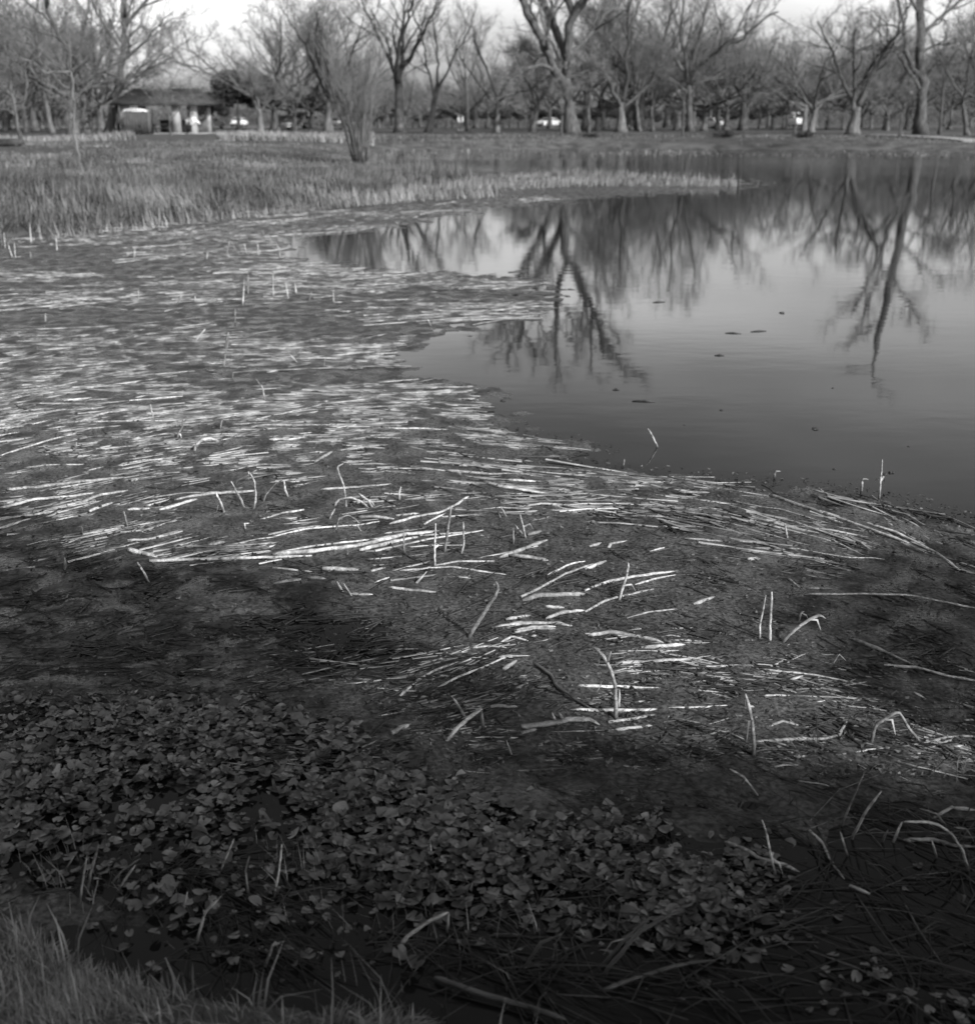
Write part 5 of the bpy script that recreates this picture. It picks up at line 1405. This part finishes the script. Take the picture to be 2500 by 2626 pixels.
def leaf_patch(poly_px, n, label, seed, size=(.006, .025), nmax=300, zr=(.008, .04)):
    g = np.random.default_rng(seed); poly = [tuple(on_plane(*p).xy) for p in poly_px]
    xs = [p[0] for p in poly]; ys = [p[1] for p in poly]
    c = Vector((sum(xs) / len(xs), sum(ys) / len(ys), 0))
    root = empty('water_plant', c); tag(root, label, 'water plant')
    pts = []
    CX = g.uniform(min(xs) - .2, max(xs) + .2, n * 40); CY = g.uniform(min(ys) - .2, max(ys) + .2, n * 40)
    CS = sdist(CX, CY, poly); CK = fbm(CX * 3.4, CY * 3.4, seed, 4)
    for x, y, s, k in zip(CX, CY, CS, CK):
        if len(pts) >= n: break
        if g.random() > 1 / (1 + math.exp(min(40, s / .06 + 1.0))) or g.random() > (k - .28) * 4.2: continue
        hz = zr[0] + (zr[1] - zr[0]) * (.25 + .75 * min(1, -s / .2)) * g.random() ** .8 * (.4 + k)
        pts.append((x, y, hz, (size[0] + (size[1] - size[0]) * g.random() ** 1.7) * (.8 + .5 * k)))
    pts.sort(key=lambda q: -q[3] / math.hypot(q[1], q[0]) - 3 * q[2])
    st = MB()
    for i, (x, y, z, s) in enumerate(pts):
        me, V, F_ = LEAVES[g.integers(7)]
        rot = Matrix.Rotation(g.uniform(0, 6.28), 4, 'Z'); tilt = Matrix.Rotation(abs(g.normal(.0, .34)), 4, Vector((g.normal(), g.normal(), .01)).normalized())
        Mx = Matrix.Translation(Vector((x, y, z)) - c) @ tilt @ rot @ Matrix.Scale(s, 4)
        if i < nmax:
            o = link('leaf', me, None, root); o.matrix_local = Mx
        else:
            W = np.array([(Mx @ Vector(p)) for p in V]); st.raw(W, F_)
    if st.v:
        tag(st.build('foliage', M['leaf_stuff'], root, True), kind='stuff')
P1 = [(-150, 1810), (60, 1775), (220, 1795), (420, 1785), (600, 1800), (760, 1830), (900, 1842), (1000, 1872), (1060, 1955), (1020, 2015), (900, 2000), (960, 2090), (760, 2170), (500, 2185), (300, 2195), (100, 2265), (-150, 2260)]
P2 = [(800, 2000), (900, 1980), (1080, 1975), (1200, 2040), (1300, 2080), (1430, 2110), (1500, 2180), (1480, 2260), (1380, 2330), (1200, 2350), (1000, 2300), (850, 2235), (800, 2150)]
P3 = [(1440, 2150), (1560, 2105), (1700, 2090), (1830, 2170), (1910, 2250), (1990, 2340), (1930, 2420), (1700, 2440), (1560, 2380), (1640, 2320), (1560, 2240)]
P4 = [(2140, 2430), (2330, 2390), (2560, 2330), (2600, 2700), (2250, 2640)]
leaf_patch(P1, 4600, 'largest dense patch of broad water plant leaves, on the left of the near shallows', 1)
leaf_patch(P2, 1800, 'second patch of broad water leaves spreading from the largest one towards deep shade', 2)
leaf_patch(P3, 850, 'smaller dim patch of water leaves beside the black open shade', 3)
P5 = [(120, 2260), (500, 2190), (900, 2200), (1020, 2330), (1060, 2520), (700, 2480), (420, 2470), (260, 2400)]
leaf_patch(P5, 130, 'thin scatter of dim water leaves between the largest patch and the near grass', 5)
tangle('stem_tangle', M['dark_litter'], 260, P5, 'fine dark stems in the black water along the near grass', 403, (.06, .3), .002, .03)
leaf_patch(P4, 90, 'sparse scatter of pale little leaves in the blackest near water', 4, (.010, .022))

# -- bits floating on the open water
FL = [(2005, 803, .05, 'clod'), (1880, 855, .09, 'stick'), (1945, 850, .10, 'stick'), (1845, 912, .05, 'stick'), (2090, 1100, .035, 'clod'), (1850, 1052, .022, 'clod'), (2140, 1203, .02, 'clod'), (2285, 1212, .03, 'clod'), (2268, 1216, .02, 'clod'), (2452, 1350, .02, 'clod'),
      (1690, 775, .09, 'stick'), (1580, 1000, .03, 'stick'), (1290, 1028, .035, 'clod'), (1650, 1030, .10, 'stick'), (2135, 995, .015, 'clod'), (1755, 1090, .012, 'clod'), (2330, 1145, .015, 'clod')]
for i, (u, v, s, k) in enumerate(FL):
    p = on_plane(u, v); g = np.random.default_rng(i + 70)
    if k == 'stick':
        mb = MB(); a = g.uniform(-.4, .4); dx = Vector((math.cos(a), math.sin(a), 0)) * s * .8
        mb.tube([p - dx, p + Vector((0, .02, .004)), p + dx], [.006, .009, .005], 5)
        tag(mb.build('floating_stick', M['debris'], None, True), 'small dark stick floating on the open water', 'stick', 'sticks floating on the pond')
    else:
        bm = bmesh.new(); bmesh.ops.create_icosphere(bm, subdivisions=2, radius=s * .6)
        for w in bm.verts:
            w.co *= g.uniform(.6, 1.25); w.co.z *= .45
        me = bpy.data.meshes.new('clod'); bm.to_mesh(me); bm.free(); me.materials.append(M['debris'])
        o = link('floating_clod', me); o.location = p + Vector((0, 0, .001))
        tag(o, 'small dark clod of rotted leaf floating on the open water', 'clod', 'clods floating on the pond')

# ------------------------------------------------------------------ unseen evergreens behind the photographer shade the near water; last two added to block skylight
SH = evergreen(90, 11.0, 4.6, 22000, .20)
for i, (x, y, s, lab) in enumerate([(6.9, -11.2, 1.12, 'largest dark evergreen standing behind the near bank'), (2.6, -15.0, 1.1, 'dark evergreen standing behind the largest one on the near side'),
                                    (8.2, -3.4, .6, 'small dark evergreen standing on the near bank beside the pond'), (-2.8, -8.5, .8, 'unseen dark evergreen added behind the near bank to block skylight'), (-9.0, -5.0, .85, 'unseen dark evergreen added apart on the near bank to block skylight')]):
    place('evergreen_tree', SH, (x, y, gz(x, y) - .05), i * 2.0, s, lab, None)
